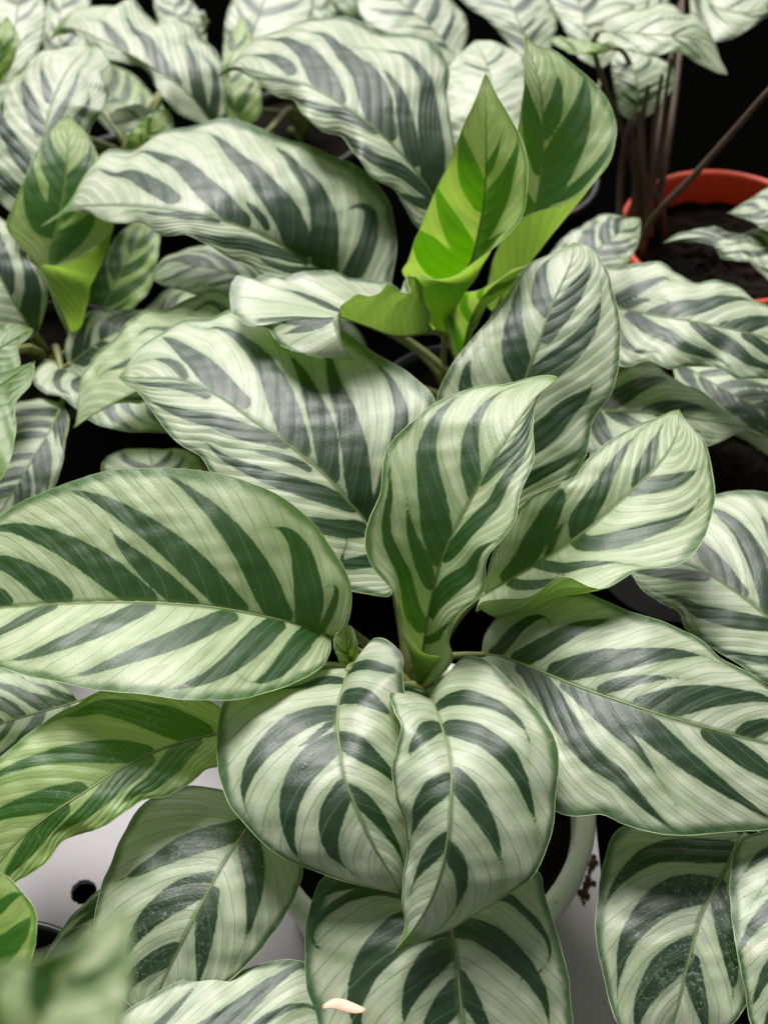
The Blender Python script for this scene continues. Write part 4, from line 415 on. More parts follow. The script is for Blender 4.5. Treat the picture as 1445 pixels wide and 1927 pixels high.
 {'id':'X','plant':'farside','nu':44,'nv':14,'mid':[(233.1,288.1,130.0),(214.2,288.8,136.0),(200.0,292.1,136.0),(190.9,295.5,133.0),(183.1,297.0,130.0)],'left':[(223.4,271.3,132.4),(202.1,276.7,134.3),(193.4,286.0,133.1),(187.9,293.3,131.4)],'right':[(231.2,317.3,136.9),(207.2,309.7,137.5),(192.7,301.7,133.3),(187.1,298.1,131.3)],'arch':0.25,'rip':(0.1,3.0,0.0),'k':(0.4,0.4),'young':0.0,'dust':0.0,'tip':0.965,'S':[('L',(0.145,0.0),(0.276,0.381),(0.492,0.761),1.65),('L',(0.295,0.0),(0.435,0.427),(0.663,0.854),2.23),('L',(0.491,0.0),(0.61,0.392),(0.803,0.784),1.7),('L',(0.604,0.0),(0.705,0.352),(0.87,0.705),1.82),('R',(0.093,0.0),(0.24,0.418),(0.481,0.836),1.34),('R',(0.235,0.0),(0.325,0.268),(0.471,0.536),1.55),('R',(0.477,0.0),(0.578,0.333),(0.743,0.667),2.29),('R',(0.677,0.0),(0.774,0.349),(0.932,0.697),1.88)]},
 {'id':'Y','plant':'farside','nu':70,'nv':14,'mid':[(233.5,266.6,110.0),(214.7,272.8,120.0),(197.0,277.0,124.0),(177.6,283.8,123.0),(160.8,287.5,120.0),(148.4,288.2,116.0)],'left':[(215.6,241.9,116.2),(195.2,260.0,121.3),(181.7,268.1,120.9),(178.7,269.9,120.9),(173.5,281.1,120.3),(156.3,287.4,117.8)],'right':[(235.7,288.0,118.8),(210.8,289.6,125.1),(196.2,288.2,125.4),(185.6,286.0,124.6),(173.7,293.2,122.6),(161.9,294.1,120.3)],'arch':0.25,'rip':(0.2,4,0),'k':(0.4,0.4),'young':0.0,'dust':0.0,'tip':0.965,'S':[('L',(0.106,0.0),(0.26,0.438),(0.511,0.876),2.38),('L',(0.195,0.0),(0.268,0.215),(0.387,0.429),0.94),('L',(0.35,0.0),(0.476,0.391),(0.68,0.783),2.01),('L',(0.525,0.0),(0.585,0.2),(0.682,0.4),1.08),('L',(0.662,0.0),(0.78,0.421),(0.972,0.842),2.54),('R',(0.056,0.0),(0.178,0.343),(0.378,0.685),2.11),('R',(0.21,0.0),(0.329,0.35),(0.522,0.701),1.28),('R',(0.372,0.0),(0.511,0.438),(0.738,0.877),1.76),('R',(0.49,0.0),(0.591,0.333),(0.755,0.666),2.58),('R',(0.692,0.0),(0.801,0.431),(0.98,0.862),1.42)]},
 {'id':'AG','plant':'frontright','nu':98,'nv':39,'mid':[(137.0,-67.2,102.0),(133.7,-74.7,105.0),(125.4,-90.2,108.0),(114.4,-107.0,108.0),(107.9,-123.6,102.0),(104.0,-136.2,94.0),(99.8,-148.4,82.0)],'left':[(141.5,-74.2,104.1),(142.0,-95.9,104.0),(139.6,-113.1,103.4),(135.2,-126.4,99.6),(129.3,-137.0,96.7),(119.7,-146.0,92.0)],'right':[(125.4,-65.8,104.7),(105.9,-64.6,106.2),(87.3,-69.0,105.4),(80.3,-80.6,104.8),(76.3,-95.0,101.5),(74.3,-111.0,98.4),(76.3,-125.3,93.9),(78.4,-136.4,91.0),(80.9,-142.2,88.8),(88.1,-148.7,85.5)],'arch':0.4,'rip':(0.1,3.0,0.0),'k':(0.346,0.408),'young':0.0,'dust':1.0,'tip':0.965,'S':[('R',(0.146,0.05),(0.303,0.482),(0.483,0.827),5.73),('R',(0.348,0.0),(0.494,0.395),(0.685,0.741),6.64),('R',(0.607,0.0),(0.719,0.309),(0.843,0.655),5.73),('L',(0.326,0.012),(0.517,0.439),(0.64,0.698),4.12),('L',(0.652,0.05),(0.742,0.266),(0.831,0.741),3.66)]},
 {'id':'AH','plant':'frontright','nu':105,'nv':32,'mid':[(158.1,-70.2,110.0),(157.6,-95.8,118.0),(153.2,-123.6,118.0),(148.0,-144.6,110.0),(142.4,-160.7,95.0)],'left':[(171.4,-83.0,114.7),(176.8,-115.8,114.4),(166.0,-144.2,109.0)],'right':[(144.1,-73.4,112.9),(132.4,-79.3,115.5),(126.4,-93.6,115.2),(124.1,-112.2,115.0),(124.7,-125.8,112.4),(126.1,-138.4,109.0),(127.1,-148.3,105.6),(132.2,-156.7,100.2)],'arch':0.25,'rip':(0.1,3.0,0.0),'k':(0.25,0.25),'young':0.0,'dust':0.0,'tip':0.965,'S':[('L',(0.118,0.0),(0.202,0.383),(0.338,0.765),4.13),('L',(0.243,0.0),(0.317,0.354),(0.438,0.709),2.97),('L',(0.332,0.0),(0.405,0.365),(0.525,0.731),3.71),('L',(0.441,0.0),(0.485,0.229),(0.557,0.457),3.03),('L',(0.554,0.0),(0.626,0.389),(0.742,0.777),4.63),('L',(0.681,0.0),(0.741,0.349),(0.84,0.699),3.37),('R',(0.078,0.0),(0.161,0.376),(0.297,0.752),3.82),('R',(0.194,0.0),(0.252,0.27),(0.345,0.54),2.09),('R',(0.329,0.0),(0.418,0.438),(0.562,0.875),4.18),('R',(0.455,0.0),(0.503,0.248),(0.58,0.496),2.52),('R',(0.519,0.0),(0.594,0.404),(0.717,0.809),3.82),('R',(0.659,0.0),(0.731,0.41),(0.848,0.82),2.61)]},
 {'id':'AC','plant':'frontleft','nu':65,'nv':23,'mid':[(-175.7,-144.6,110.0),(-164.3,-138.6,130.0),(-154.4,-131.4,146.0),(-147.9,-124.0,156.0),(-146.4,-114.8,162.0)],'left':[(-179.3,-139.7,122.9),(-174.9,-128.0,142.7),(-164.6,-117.4,154.8),(-152.7,-113.8,160.1)],'right':[(-157.9,-149.7,123.6),(-139.7,-148.0,139.3),(-131.8,-142.2,147.5),(-130.0,-136.2,152.5),(-130.2,-130.7,155.6),(-132.5,-125.2,158.2),(-137.5,-119.8,159.8),(-142.7,-115.4,161.2)],'arch':0.25,'rip':(0.1,3.0,0.0),'k':(0.3,0.269),'young':0.85,'dust':0.0,'tip':0.965,'S':[('R',(0.404,0.05),(0.618,0.525),(0.742,0.827),5.49),('R',(0.742,0.05),(0.831,0.395),(0.865,0.957),2.29)]},
 {'id':'AD','plant':'frontfoliage','nu':122,'nv':34,'mid':[(-78.5,-266.7,376.0),(-72.2,-260.3,386.0),(-65.8,-253.2,393.0),(-59.2,-244.3,398.0),(-51.7,-235.5,400.0)],'left':[(-81.5,-262.6,382.2),(-81.9,-254.9,390.5),(-77.4,-247.6,397.2),(-70.5,-244.9,398.8),(-64.2,-243.8,400.0),(-59.3,-241.1,400.0),(-55.3,-237.8,400.0)],'right':[(-66.0,-269.5,382.9),(-56.3,-264.4,388.4),(-51.8,-257.3,392.3),(-50.8,-249.9,396.2),(-50.8,-242.6,398.2)],'arch':0.25,'rip':(0.1,3.0,0.0),'k':(0.3,0.3),'young':0.3,'dust':0.0,'tip':0.965,'S':[('L',(0.12,0.0),(0.223,0.392),(0.391,0.785),1.99),('L',(0.315,0.0),(0.405,0.369),(0.551,0.738),2.38),('L',(0.576,0.0),(0.669,0.426),(0.821,0.852),2.37),('R',(0.168,0.0),(0.257,0.347),(0.403,0.694),1.97),('R',(0.388,0.0),(0.449,0.26),(0.549,0.519),0.85),('R',(0.676,0.0),(0.757,0.388),(0.889,0.775),1.23)]},
 {'id':'AE','plant':'frontfoliage','nu':105,'nv':28,'mid':[(-118.5,-158.4,88.0),(-92.5,-154.9,92.0),(-68.8,-151.9,92.0),(-49.1,-149.6,90.0),(-27.3,-146.4,82.0)],'left':[(-117.9,-146.9,89.0),(-107.6,-138.2,90.2),(-96.3,-130.7,91.1),(-82.7,-125.1,90.7),(-65.0,-121.7,90.2),(-52.0,-117.4,89.0),(-39.7,-118.3,88.6),(-32.8,-125.5,86.8),(-29.5,-137.0,84.2)],'right':[(-100.8,-172.3,89.6),(-71.4,-174.1,89.1),(-44.3,-168.3,88.6)],'arch':0.25,'rip':(0.1,3.0,0.0),'k':(0.408,0.3),'young':0.0,'dust':0.0,'tip':0.965,'S':[('L',(0.112,0.05),(0.292,0.439),(0.404,0.784),2.2),('L',(0.348,0.0),(0.528,0.309),(0.719,0.87),5.29),('L',(0.584,0.0),(0.685,0.266),(0.843,0.611),1.98)]},
 {'id':'U2','plant':'backleft','nu':87,'nv':20,'mid':[(-109.1,371.6,136.0),(-125.6,381.4,154.0),(-152.8,397.3,164.0),(-176.5,413.8,166.0),(-191.7,429.2,163.0),(-204.0,441.1,158.0),(-210.4,443.4,153.0),(-214.8,440.9,148.0)],'left':[(-115.3,368.0,140.0),(-122.5,366.4,144.7),(-135.7,371.8,152.5),(-144.3,387.1,156.0),(-153.5,397.4,159.0),(-169.5,398.7,162.0),(-182.3,413.0,162.6),(-196.8,432.7,158.7),(-207.3,440.4,153.4)],'right':[(-102.2,378.2,141.0),(-106.5,413.9,154.9),(-118.7,432.7,157.0),(-131.2,448.0,158.8),(-142.0,443.5,160.1),(-153.7,450.8,160.8),(-164.4,464.9,161.5),(-174.9,460.2,161.7),(-189.5,464.5,160.3),(-202.6,455.5,156.9),(-210.8,449.0,151.8)],'arch':0.35,'rip':(0.2,4,0.2),'k':(0.3,0.513),'young':0.0,'dust':0.0,'tip':0.88,'S':[('R',(0.056,0.0),(0.202,0.352),(0.348,0.655),4.21),('R',(0.225,0.0),(0.404,0.223),(0.584,0.568),4.91),('R',(0.483,0.0),(0.584,0.18),(0.685,0.309),3.51),('R',(0.022,0.093),(0.112,0.655),(0.258,0.741),3.16)]},
 {'id':'U3','plant':'backleft','nu':65,'nv':18,'mid':[(-253.2,411.0,115.0),(-243.2,428.4,130.0),(-240.6,453.9,140.0),(-242.6,490.6,144.0),(-250.5,543.9,140.0)],'left':[(-267.6,432.3,127.4),(-273.3,475.0,138.4),(-268.1,526.2,142.3)],'right':[(-232.6,420.8,127.4),(-224.8,452.2,137.3),(-223.2,475.9,140.8),(-228.1,499.0,142.8),(-238.9,528.2,141.2)],'arch':0.25,'rip':(0.1,3.0,0.0),'k':(0.2,0.2),'young':0.0,'dust':0.0,'tip':0.965,'S':[('L',(0.078,0.0),(0.147,0.393),(0.261,0.787),1.87),('L',(0.301,0.0),(0.366,0.402),(0.473,0.804),2.2),('L',(0.417,0.0),(0.478,0.391),(0.577,0.781),2.09),('L',(0.639,0.0),(0.667,0.195),(0.712,0.39),2.33),('R',(0.092,0.0),(0.157,0.368),(0.263,0.737),3.3),('R',(0.324,0.0),(0.372,0.296),(0.45,0.593),1.62),('R',(0.501,0.0),(0.553,0.346),(0.638,0.692),1.92),('R',(0.642,0.0),(0.691,0.348),(0.771,0.696),3.78)]},
 {'id':'U3b','plant':'backleft','nu':44,'nv':14,'mid':[(-254.7,413.1,125.0),(-244.0,415.0,146.0),(-238.4,424.6,158.0),(-237.7,444.1,164.0)],'left':[(-260.8,414.4,142.7),(-253.5,426.6,156.8),(-241.4,437.9,162.4)],'right':[(-241.5,409.7,138.4),(-231.1,413.1,152.6),(-227.5,424.7,159.7),(-232.8,436.4,162.2)],'arch':0.1,'rip':(0.1,3.0,0.0),'k':(0.3,0.3),'young':0.8,'dust':0.0,'tip':0.965,'S':[('L',(0.16,0.0),(0.272,0.434),(0.455,0.869),1.76),('L',(0.341,0.0),(0.407,0.275),(0.515,0.549),1.21),('L',(0.632,0.0),(0.725,0.436),(0.877,0.872),1.92),('R',(0.144,0.0),(0.239,0.368),(0.396,0.737),2.34),('R',(0.453,0.0),(0.512,0.256),(0.608,0.512),1.15),('R',(0.569,0.0),(0.655,0.39),(0.794,0.781),1.85)]},
 {'id':'U4','plant':'back','nu':59,'nv':19,'mid':[(-99.3,432.1,120.0),(-95.1,445.6,134.0),(-89.6,465.6,144.0),(-82.6,499.4,150.0),(-76.0,539.3,150.0)],'left':[(-107.2,434.1,126.3),(-109.3,452.6,137.1),(-107.2,480.9,145.9),(-99.1,518.2,150.5)],'right':[(-85.1,425.0,126.6),(-67.1,440.5,137.2),(-56.2,466.1,143.7),(-52.8,491.0,147.4),(-59.5,520.2,149.4)],'arch':0.25,'rip':(0.1,3.0,0.0),'k':(0.2,0.2),'young':0.0,'dust':0.0,'tip':0.965,'S':[('L',(0.144,0.0),(0.21,0.383),(0.318,0.765),4.0),('L',(0.331,0.0),(0.388,0.354),(0.482,0.709),2.88),('L',(0.464,0.0),(0.52,0.365),(0.611,0.731),3.59),('L',(0.629,0.0),(0.661,0.229),(0.714,0.457),2.93),('R',(0.092,0.0),(0.168,0.432),(0.293,0.864),2.65),('R',(0.247,0.0),(0.309,0.377),(0.412,0.753),2.38),('R',(0.46,0.0),(0.518,0.376),(0.612,0.752),3.7),('R',(0.635,0.0),(0.674,0.27),(0.736,0.54),2.03)]},
 {'id':'U4b','plant':'back','nu':49,'nv':14,'mid':[(-92.4,383.9,126.0),(-98.5,393.6,138.0),(-101.7,410.8,145.0),(-100.1,431.7,150.0),(-97.2,464.4,152.0)],'left':[(-101.3,381.8,133.0),(-106.2,394.0,141.4),(-106.4,417.4,148.1),(-104.0,441.9,151.0)],'right':[(-82.3,385.0,134.6),(-82.6,401.6,143.7),(-87.5,426.1,149.8),(-91.9,447.4,151.3)],'arch':0.1,'rip':(0.1,3.0,0.0),'k':(0.25,0.25),'young':0.6,'dust':0.0,'tip':0.965,'S':[('L',(0.126,0.0),(0.203,0.357),(0.33,0.714),2.8),('L',(0.373,0.0),(0.414,0.207),(0.481,0.413),2.21),('L',(0.617,0.0),(0.693,0.423),(0.816,0.846),2.48),('R',(0.126,0.0),(0.207,0.37),(0.338,0.739),3.1),('R',(0.326,0.0),(0.405,0.388),(0.532,0.775),2.14),('R',(0.613,0.0),(0.673,0.336),(0.771,0.671),2.4)]},
 {'id':'U7','plant':'backleft','nu':44,'nv':14,'mid':[(-123.4,495.3,130.0),(-127.7,480.2,136.0),(-133.1,475.8,136.0),(-138.8,476.8,132.0)],'left':[(-124.8,475.2,134.5),(-131.2,471.2,134.7),(-136.6,472.9,132.9)],'right':[(-125.1,500.5,134.5),(-132.6,490.0,136.9),(-137.2,481.4,134.5)],'arch':0.25,'rip':(0.1,3.0,0.0),'k':(0.3,0.3),'young':0.0,'dust':0.0,'tip':0.965,'S':[('L',(0.139,0.0),(0.252,0.433),(0.436,0.867),1.94),('L',(0.468,0.0),(0.529,0.265),(0.628,0.53),1.09),('R',(0.18,0.0),(0.284,0.403),(0.452,0.807),1.79),('R',(0.588,0.0),(0.68,0.421),(0.829,0.842),2.13)]},
 {'id':'U5','plant':'back','nu':50,'nv':15,'mid':[(37.6,452.0,130.0),(21.1,472.2,140.0),(4.3,488.9,145.0),(-16.3,519.6,146.0)],'left':[(27.2,441.8,132.6),(4.0,455.5,139.0),(-19.4,472.2,143.7),(-26.5,501.7,145.0)],'right':[(45.0,475.1,134.6),(38.9,499.4,138.9),(18.6,523.9,143.6)],'arch':0.25,'rip':(0.1,3.0,0.0),'k':(0.25,0.25),'young':0.0,'dust':0.0,'tip':0.965,'S':[('L',(0.12,0.0),(0.196,0.349),(0.321,0.699),2.81),('L',(0.289,0.0),(0.347,0.282),(0.441,0.564),1.43),('L',(0.477,0.0),(0.545,0.359),(0.657,0.718),3.03),('L',(0.678,0.0),(0.739,0.348),(0.837,0.695),1.9),('R',(0.167,0.0),(0.257,0.419),(0.404,0.837),2.11),('R',(0.352,0.0),(0.432,0.403),(0.564,0.807),3.6),('R',(0.534,0.0),(0.602,0.364),(0.712,0.727),2.82),('R',(0.65,0.0),(0.7,0.281),(0.78,0.561),1.77)]},
 {'id':'U5b','plant':'back','nu':44,'nv':14,'mid':[(-37.9,515.7,110.0),(-23.4,516.7,125.0),(-16.4,534.3,134.0),(-16.6,572.2,136.0)],'left':[(-48.3,516.6,117.3),(-45.0,534.9,126.0),(-34.5,556.2,133.2)],'right':[(-19.9,502.2,118.2),(1.2,518.0,128.0),(1.4,548.7,133.5)],'arch':0.25,'rip':(0.1,3.0,0.0),'k':(0.25,0.25),'young':0.0,'dust':0.0,'tip':0.965,'S':[('L',(0.082,0.0),(0.165,0.373),(0.3,0.746),3.9),('L',(0.277,0.0),(0.33,0.26),(0.418,0.52),1.44),('L',(0.41,0.0),(0.475,0.335),(0.582,0.671),2.08),('L',(0.583,0.0),(0.638,0.304),(0.728,0.609),2.11),('R',(0.165,0.0),(0.26,0.44),(0.414,0.88),3.0),('R',(0.332,0.0),(0.41,0.387),(0.537,0.774),2.84),('R',(0.496,0.0),(0.57,0.393),(0.691,0.786),3.14),('R',(0.719,0.0),(0.764,0.261),(0.836,0.521),1.46)]},
 {'id':'V4','plant':'backright','nu':52,'nv':18,'mid':[(44.8,326.0,145.0),(51.2,345.7,156.0),(53.4,368.2,162.0),(51.7,395.4,162.0),(46.3,426.9,158.0)],'left':[(32.8,329.4,149.7),(27.0,343.1,154.3),(25.1,364.5,157.4),(25.6,387.4,160.1),(34.9,406.9,160.0)],'right':[(59.5,324.9,149.4),(71.0,347.5,154.8),(74.6,374.0,158.2),(74.2,403.8,160.2),(62.5,420.2,160.0)],'arch':0.25,'rip':(0.15,4,0),'k':(0.2,0.2),'young':0.0,'dust':0.0,'tip':0.965,'S':[('L',(0.144,0.0),(0.204,0.349),(0.303,0.699),1.41),('L',(0.369,0.0),(0.414,0.282),(0.487,0.564),0.72),('L',(0.62,0.0),(0.671,0.359),(0.755,0.718),1.53),('R',(0.121,0.0),(0.182,0.348),(0.281,0.695),0.96),('R',(0.429,0.0),(0.473,0.284),(0.545,0.567),0.74),('R',(0.688,0.0),(0.734,0.336),(0.81,0.673),1.59)]},
 {'id':'V1','plant':'far','nu':61,'nv':14,'mid':[(118.5,408.2,175.0),(131.8,395.5,182.0),(148.4,386.7,186.0),(167.0,386.6,184.0),(178.5,385.4,178.0),(189.0,374.5,168.0)],'left':[(122.0,415.2,177.7),(132.6,417.7,182.3),(144.8,418.2,184.8),(157.3,418.4,186.7),(165.3,410.0,185.9),(173.6,413.1,185.0),(178.4,401.0,181.1),(182.2,393.1,177.3),(185.8,382.6,172.2)],'right':[(115.3,393.4,177.1),(121.1,389.9,179.3),(127.2,380.1,180.9),(139.6,372.6,183.2),(146.7,371.3,182.7),(157.9,375.2,181.9),(168.7,374.3,177.4),(180.6,371.8,171.5)],'arch':0.25,'rip':(0.1,3,0),'k':(0.35,0.35),'young':0.0,'dust':0.0,'tip':0.965,'S':[('L',(0.128,0.0),(0.233,0.342),(0.403,0.684),0.89),('L',(0.281,0.0),(0.397,0.403),(0.586,0.805),1.47),('L',(0.516,0.0),(0.627,0.427),(0.81,0.854),1.02),('L',(0.621,0.0),(0.678,0.228),(0.771,0.456),0.57),('R',(0.104,0.0),(0.231,0.412),(0.438,0.824),0.9),('R',(0.332,0.0),(0.403,0.252),(0.519,0.505),0.69),('R',(0.517,0.0),(0.627,0.421),(0.807,0.843),1.04),('R',(0.64,0.0),(0.71,0.285),(0.825,0.57),0.52)]},
 {'id':'V1b','plant':'far','nu':44,'nv':14,'mid':[(129.9,412.3,162.0),(114.6,393.8,170.0),(101.7,391.2,173.0),(88.9,403.0,174.0)],'left':[(117.8,395.2,170.5),(98.3,382.1,177.3),(92.2,391.6,175.5)],'right':[(127.1,419.2,164.8),(110.0,408.9,168.3),(97.0,408.3,172.1)],'arch':0.25,'rip':(0.1,3.0,0.0),'k':(0.3,0.3),'young':0.5,'dust':0.0,'tip':0.965,'S':[('L',(0.093,0.0),(0.195,0.386),(0.362,0.771),1.87),('L',(0.401,0.0),(0.473,0.302),(0.588,0.604),1.17),('L',(0.644,0.0),(0.731,0.412),(0.873,0.824),1.07),('R',(0.127,0.0),(0.215,0.337),(0.358,0.674),1.25),('R',(0.339,0.0),(0.402,0.262),(0.505,0.525),0.79),('R',(0.679,0.0),(0.76,0.389),(0.893,0.778),1.55)]},
 {'id':'V2','plant':'far','nu':57,'nv':14,'mid':[(192.4,521.4,145.0),(197.5,473.4,154.0),(215.5,462.4,155.0),(238.5,476.9,152.0),(266.3,508.2,145.0)],'left':[(202.2,524.2,150.9),(222.9,508.7,155.8),(247.9,509.5,151.7)],'right':[(183.4,465.1,151.6),(191.7,435.6,153.0),(211.3,443.6,152.5),(232.0,466.8,151.0),(255.9,492.0,146.9)],'arch':0.25,'rip':(0.1,3.0,0.0),'k':(0.35,0.35),'young':0.0,'dust':0.0,'tip':0.965,'S':[('L',(0.078,0.0),(0.2,0.393),(0.399,0.787),1.46),('L',(0.301,0.0),(0.416,0.402),(0.603,0.804),1.71),('L',(0.417,0.0),(0.524,0.391),(0.698,0.781),1.63),('L',(0.639,0.0),(0.687,0.195),(0.766,0.39),1.82),('R',(0.092,0.0),(0.206,0.368),(0.392,0.737),2.57),('R',(0.324,0.0),(0.408,0.296),(0.545,0.593),1.27),('R',(0.501,0.0),(0.592,0.346),(0.74,0.692),1.5),('R',(0.642,0.0),(0.728,0.348),(0.868,0.696),2.95)]},
 {'id':'V3','plant':'far','nu':44,'nv':14,'mid':[(177.5,498.8,154.0),(156.1,469.3,160.0),(134.0,450.5,162.0),(112.2,442.2,158.0)],'left':[(161.1,454.0,158.2),(143.4,443.8,158.8),(127.1,442.8,159.1)],'right':[(164.3,506.1,157.2),(134.2,481.7,160.1),(118.8,458.6,159.1)],'arch':0.25,'rip':(0.1,3,0),'k':(0.35,0.35),'young':0.0,'dust':0.0,'tip':0.965,'S':[('L',(0.17,0.0),(0.285,0.383),(0.472,0.765),1.42),('L',(0.419,0.0),(0.516,0.354),(0.673,0.709),1.02),('L',(0.597,0.0),(0.689,0.365),(0.84,0.731),1.27),('R',(0.149,0.0),(0.259,0.364),(0.438,0.727),1.49),('R',(0.296,0.0),(0.381,0.297),(0.52,0.594),0.66),('R',(0.564,0.0),(0.653,0.349),(0.799,0.699),1.16)]},
 {'id':'V5','plant':'backright','nu':44,'nv':14,'mid':[(88.9,459.9,125.0),(80.6,474.3,135.0),(73.1,497.5,140.0),(64.5,530.4,140.0)],'left':[(80.0,456.4,127.2),(59.3,488.6,134.0),(46.0,502.7,136.9),(39.6,519.8,138.4)],'right':[(97.5,466.5,128.5),(102.6,494.4,134.3),(92.4,526.0,138.7)],'arch':0.25,'rip':(0.1,3.0,0.0),'k':(0.25,0.25),'young':0.0,'dust':0.0,'tip':0.965,'S':[('L',(0.067,0.0),(0.154,0.391),(0.296,0.782),2.55),('L',(0.251,0.0),(0.296,0.213),(0.368,0.426),1.68),('L',(0.513,0.0),(0.595,0.439),(0.729,0.878),1.73),('L',(0.658,0.0),(0.72,0.358),(0.823,0.716),2.41),('R',(0.15,0.0),(0.222,0.333),(0.339,0.666),1.78),('R',(0.269,0.0),(0.315,0.222),(0.39,0.444),1.7),('R',(0.478,0.0),(0.555,0.407),(0.681,0.815),2.92),('R',(0.676,0.0),(0.736,0.342),(0.833,0.683),2.01)]},
 {'id':'V6','plant':'backright','nu':44,'nv':14,'mid':[(131.1,463.6,115.0),(124.8,482.9,126.0),(119.8,511.2,132.0),(112.6,551.5,132.0)],'left':[(117.1,467.2,120.4),(108.6,495.5,126.0),(100.1,526.7,130.7)],'right':[(141.8,474.0,120.0),(144.6,507.6,126.5),(130.2,546.1,131.2)],'arch':0.25,'rip':(0.1,3.0,0.0),'k':(0.25,0.25),'young':0.0,'dust':0.0,'tip':0.965,'S':[('L',(0.104,0.0),(0.199,0.433),(0.354,0.867),2.32),('L',(0.268,0.0),(0.323,0.265),(0.412,0.53),1.29),('L',(0.512,0.0),(0.584,0.382),(0.7,0.764),2.52),('L',(0.655,0.0),(0.696,0.237),(0.764,0.474),1.94),('R',(0.165,0.0),(0.237,0.332),(0.353,0.664),2.15),('R',(0.323,0.0),(0.375,0.257),(0.46,0.514),1.52),('R',(0.486,0.0),(0.553,0.354),(0.662,0.707),2.9),('R',(0.627,0.0),(0.689,0.345),(0.789,0.69),2.93)]},
 {'id':'V7','plant':'far','nu':44,'nv':14,'mid':[(140.5,383.5,130.0),(143.1,393.1,142.0),(140.7,408.7,150.0),(134.5,428.5,152.0)],'left':[(131.9,385.2,136.3),(129.3,400.6,144.4),(129.0,419.5,150.4)],'right':[(152.8,386.6,135.3),(167.5,409.3,142.3),(158.7,423.2,148.1)],'arch':0.25,'rip':(0.1,3.0,0.0),'k':(0.25,0.25),'young':0.0,'dust':0.0,'tip':0.965,'S':[('L',(0.196,0.0),(0.281,0.399),(0.419,0.798),1.51),('L',(0.353,0.0),(0.428,0.377),(0.551,0.755),1.82),('L',(0.601,0.0),(0.674,0.404),(0.793,0.808),1.97),('R',(0.202,0.0),(0.288,0.405),(0.428,0.811),1.9),('R',(0.319,0.0),(0.38,0.3),(0.479,0.599),0.96),('R',(0.553,0.0),(0.624,0.383),(0.739,0.766),1.51)]},
 {'id':'U8','plant':'backleft','nu':44,'nv':14,'mid':[(-135.0,387.1,120.0),(-146.0,380.8,130.0),(-158.9,385.0,132.0),(-174.8,393.0,128.0)],'left':[(-142.2,370.5,126.0),(-157.1,366.8,129.7),(-168.1,379.1,129.4)],'right':[(-138.4,396.9,126.5),(-154.3,399.2,130.5),(-167.4,400.2,129.8)],'arch':0.25,'rip':(0.1,3.0,0.0),'k':(0.35,0.35),'young':0.0,'dust':0.0,'tip':0.965,'S':[('L',(0.196,0.0),(0.315,0.399),(0.508,0.798),1.51),('L',(0.353,0.0),(0.458,0.377),(0.63,0.755),1.82),('L',(0.601,0.0),(0.703,0.404),(0.869,0.808),1.98),('R',(0.202,0.0),(0.323,0.405),(0.519,0.811),1.9),('R',(0.319,0.0),(0.404,0.3),(0.543,0.599),0.96),('R',(0.553,0.0),(0.652,0.383),(0.813,0.766),1.52)]},
 {'id':'U9','plant':'backleft','nu':44,'nv':14,'mid':[(-158.0,356.9,115.0),(-150.3,362.2,130.0),(-141.9,369.0,140.0),(-135.0,376.5,144.0)],'left':[(-162.0,363.3,125.5),(-155.3,370.9,135.0),(-144.1,376.4,141.5)],'right':[(-143.2,351.0,126.9),(-133.9,357.1,137.3),(-133.2,368.6,142.1)],'arch':0.1,'rip':(0.1,3.0,0.0),'k':(0.3,0.3),'young':0.8,'dust':0.0,'tip':0.965,'S':[('L',(0.091,0.0),(0.183,0.35),(0.335,0.7),1.41),('L',(0.395,0.0),(0.464,0.294),(0.577,0.588),0.74),('L',(0.577,0.0),(0.657,0.368),(0.788,0.736),1.82),('R',(0.098,0.0),(0.193,0.362),(0.349,0.724),1.89),('R',(0.442,0.0),(0.537,0.409),(0.691,0.819),1.83),('R',(0.555,0.0),(0.634,0.359),(0.763,0.718),0.97)]},
 {'id':'AP','plant':'behind','nu':65,'nv':14,'mid':[(-57.2,265.9,95.0),(-80.5,266.8,106.0),(-104.5,273.4,110.0),(-123.0,278.0,108.0),(-139.7,273.7,102.0)],'left':[(-73.8,248.8,102.4),(-102.9,250.9,108.2),(-124.4,259.8,106.3)],'right':[(-63.8,285.9,101.4),(-91.1,292.8,107.3),(-115.3,293.8,108.4),(-133.2,287.8,105.6)],'arch':0.25,'rip':(0.1,3.0,0.0),'k':(0.35,0.35),'young':0.0,'dust':0.0,'tip':0.965,'S':[('L',(0.103,0.0),(0.227,0.401),(0.428,0.801),1.78),('L',(0.201,0.0),(0.31,0.369),(0.489,0.737),2.83),('L',(0.368,0.0),(0.469,0.366),(0.635,0.731),2.06),('L',(0.497,0.0),(0.569,0.274),(0.687,0.548),1.99),('L',(0.686,0.0),(0.782,0.396),(0.938,0.792),1.87),('R',(0.15,0.0),(0.271,0.399),(0.467,0.797),1.98),('R',(0.279,0.0),(0.366,0.302),(0.507,0.603),1.45),('R',(0.422,0.0),(0.521,0.364),(0.683,0.728),3.01),('R',(0.565,0.0),(0.643,0.304),(0.77,0.608),2.33),('R',(0.681,0.0),(0.768,0.358),(0.91,0.717),2.99)]},
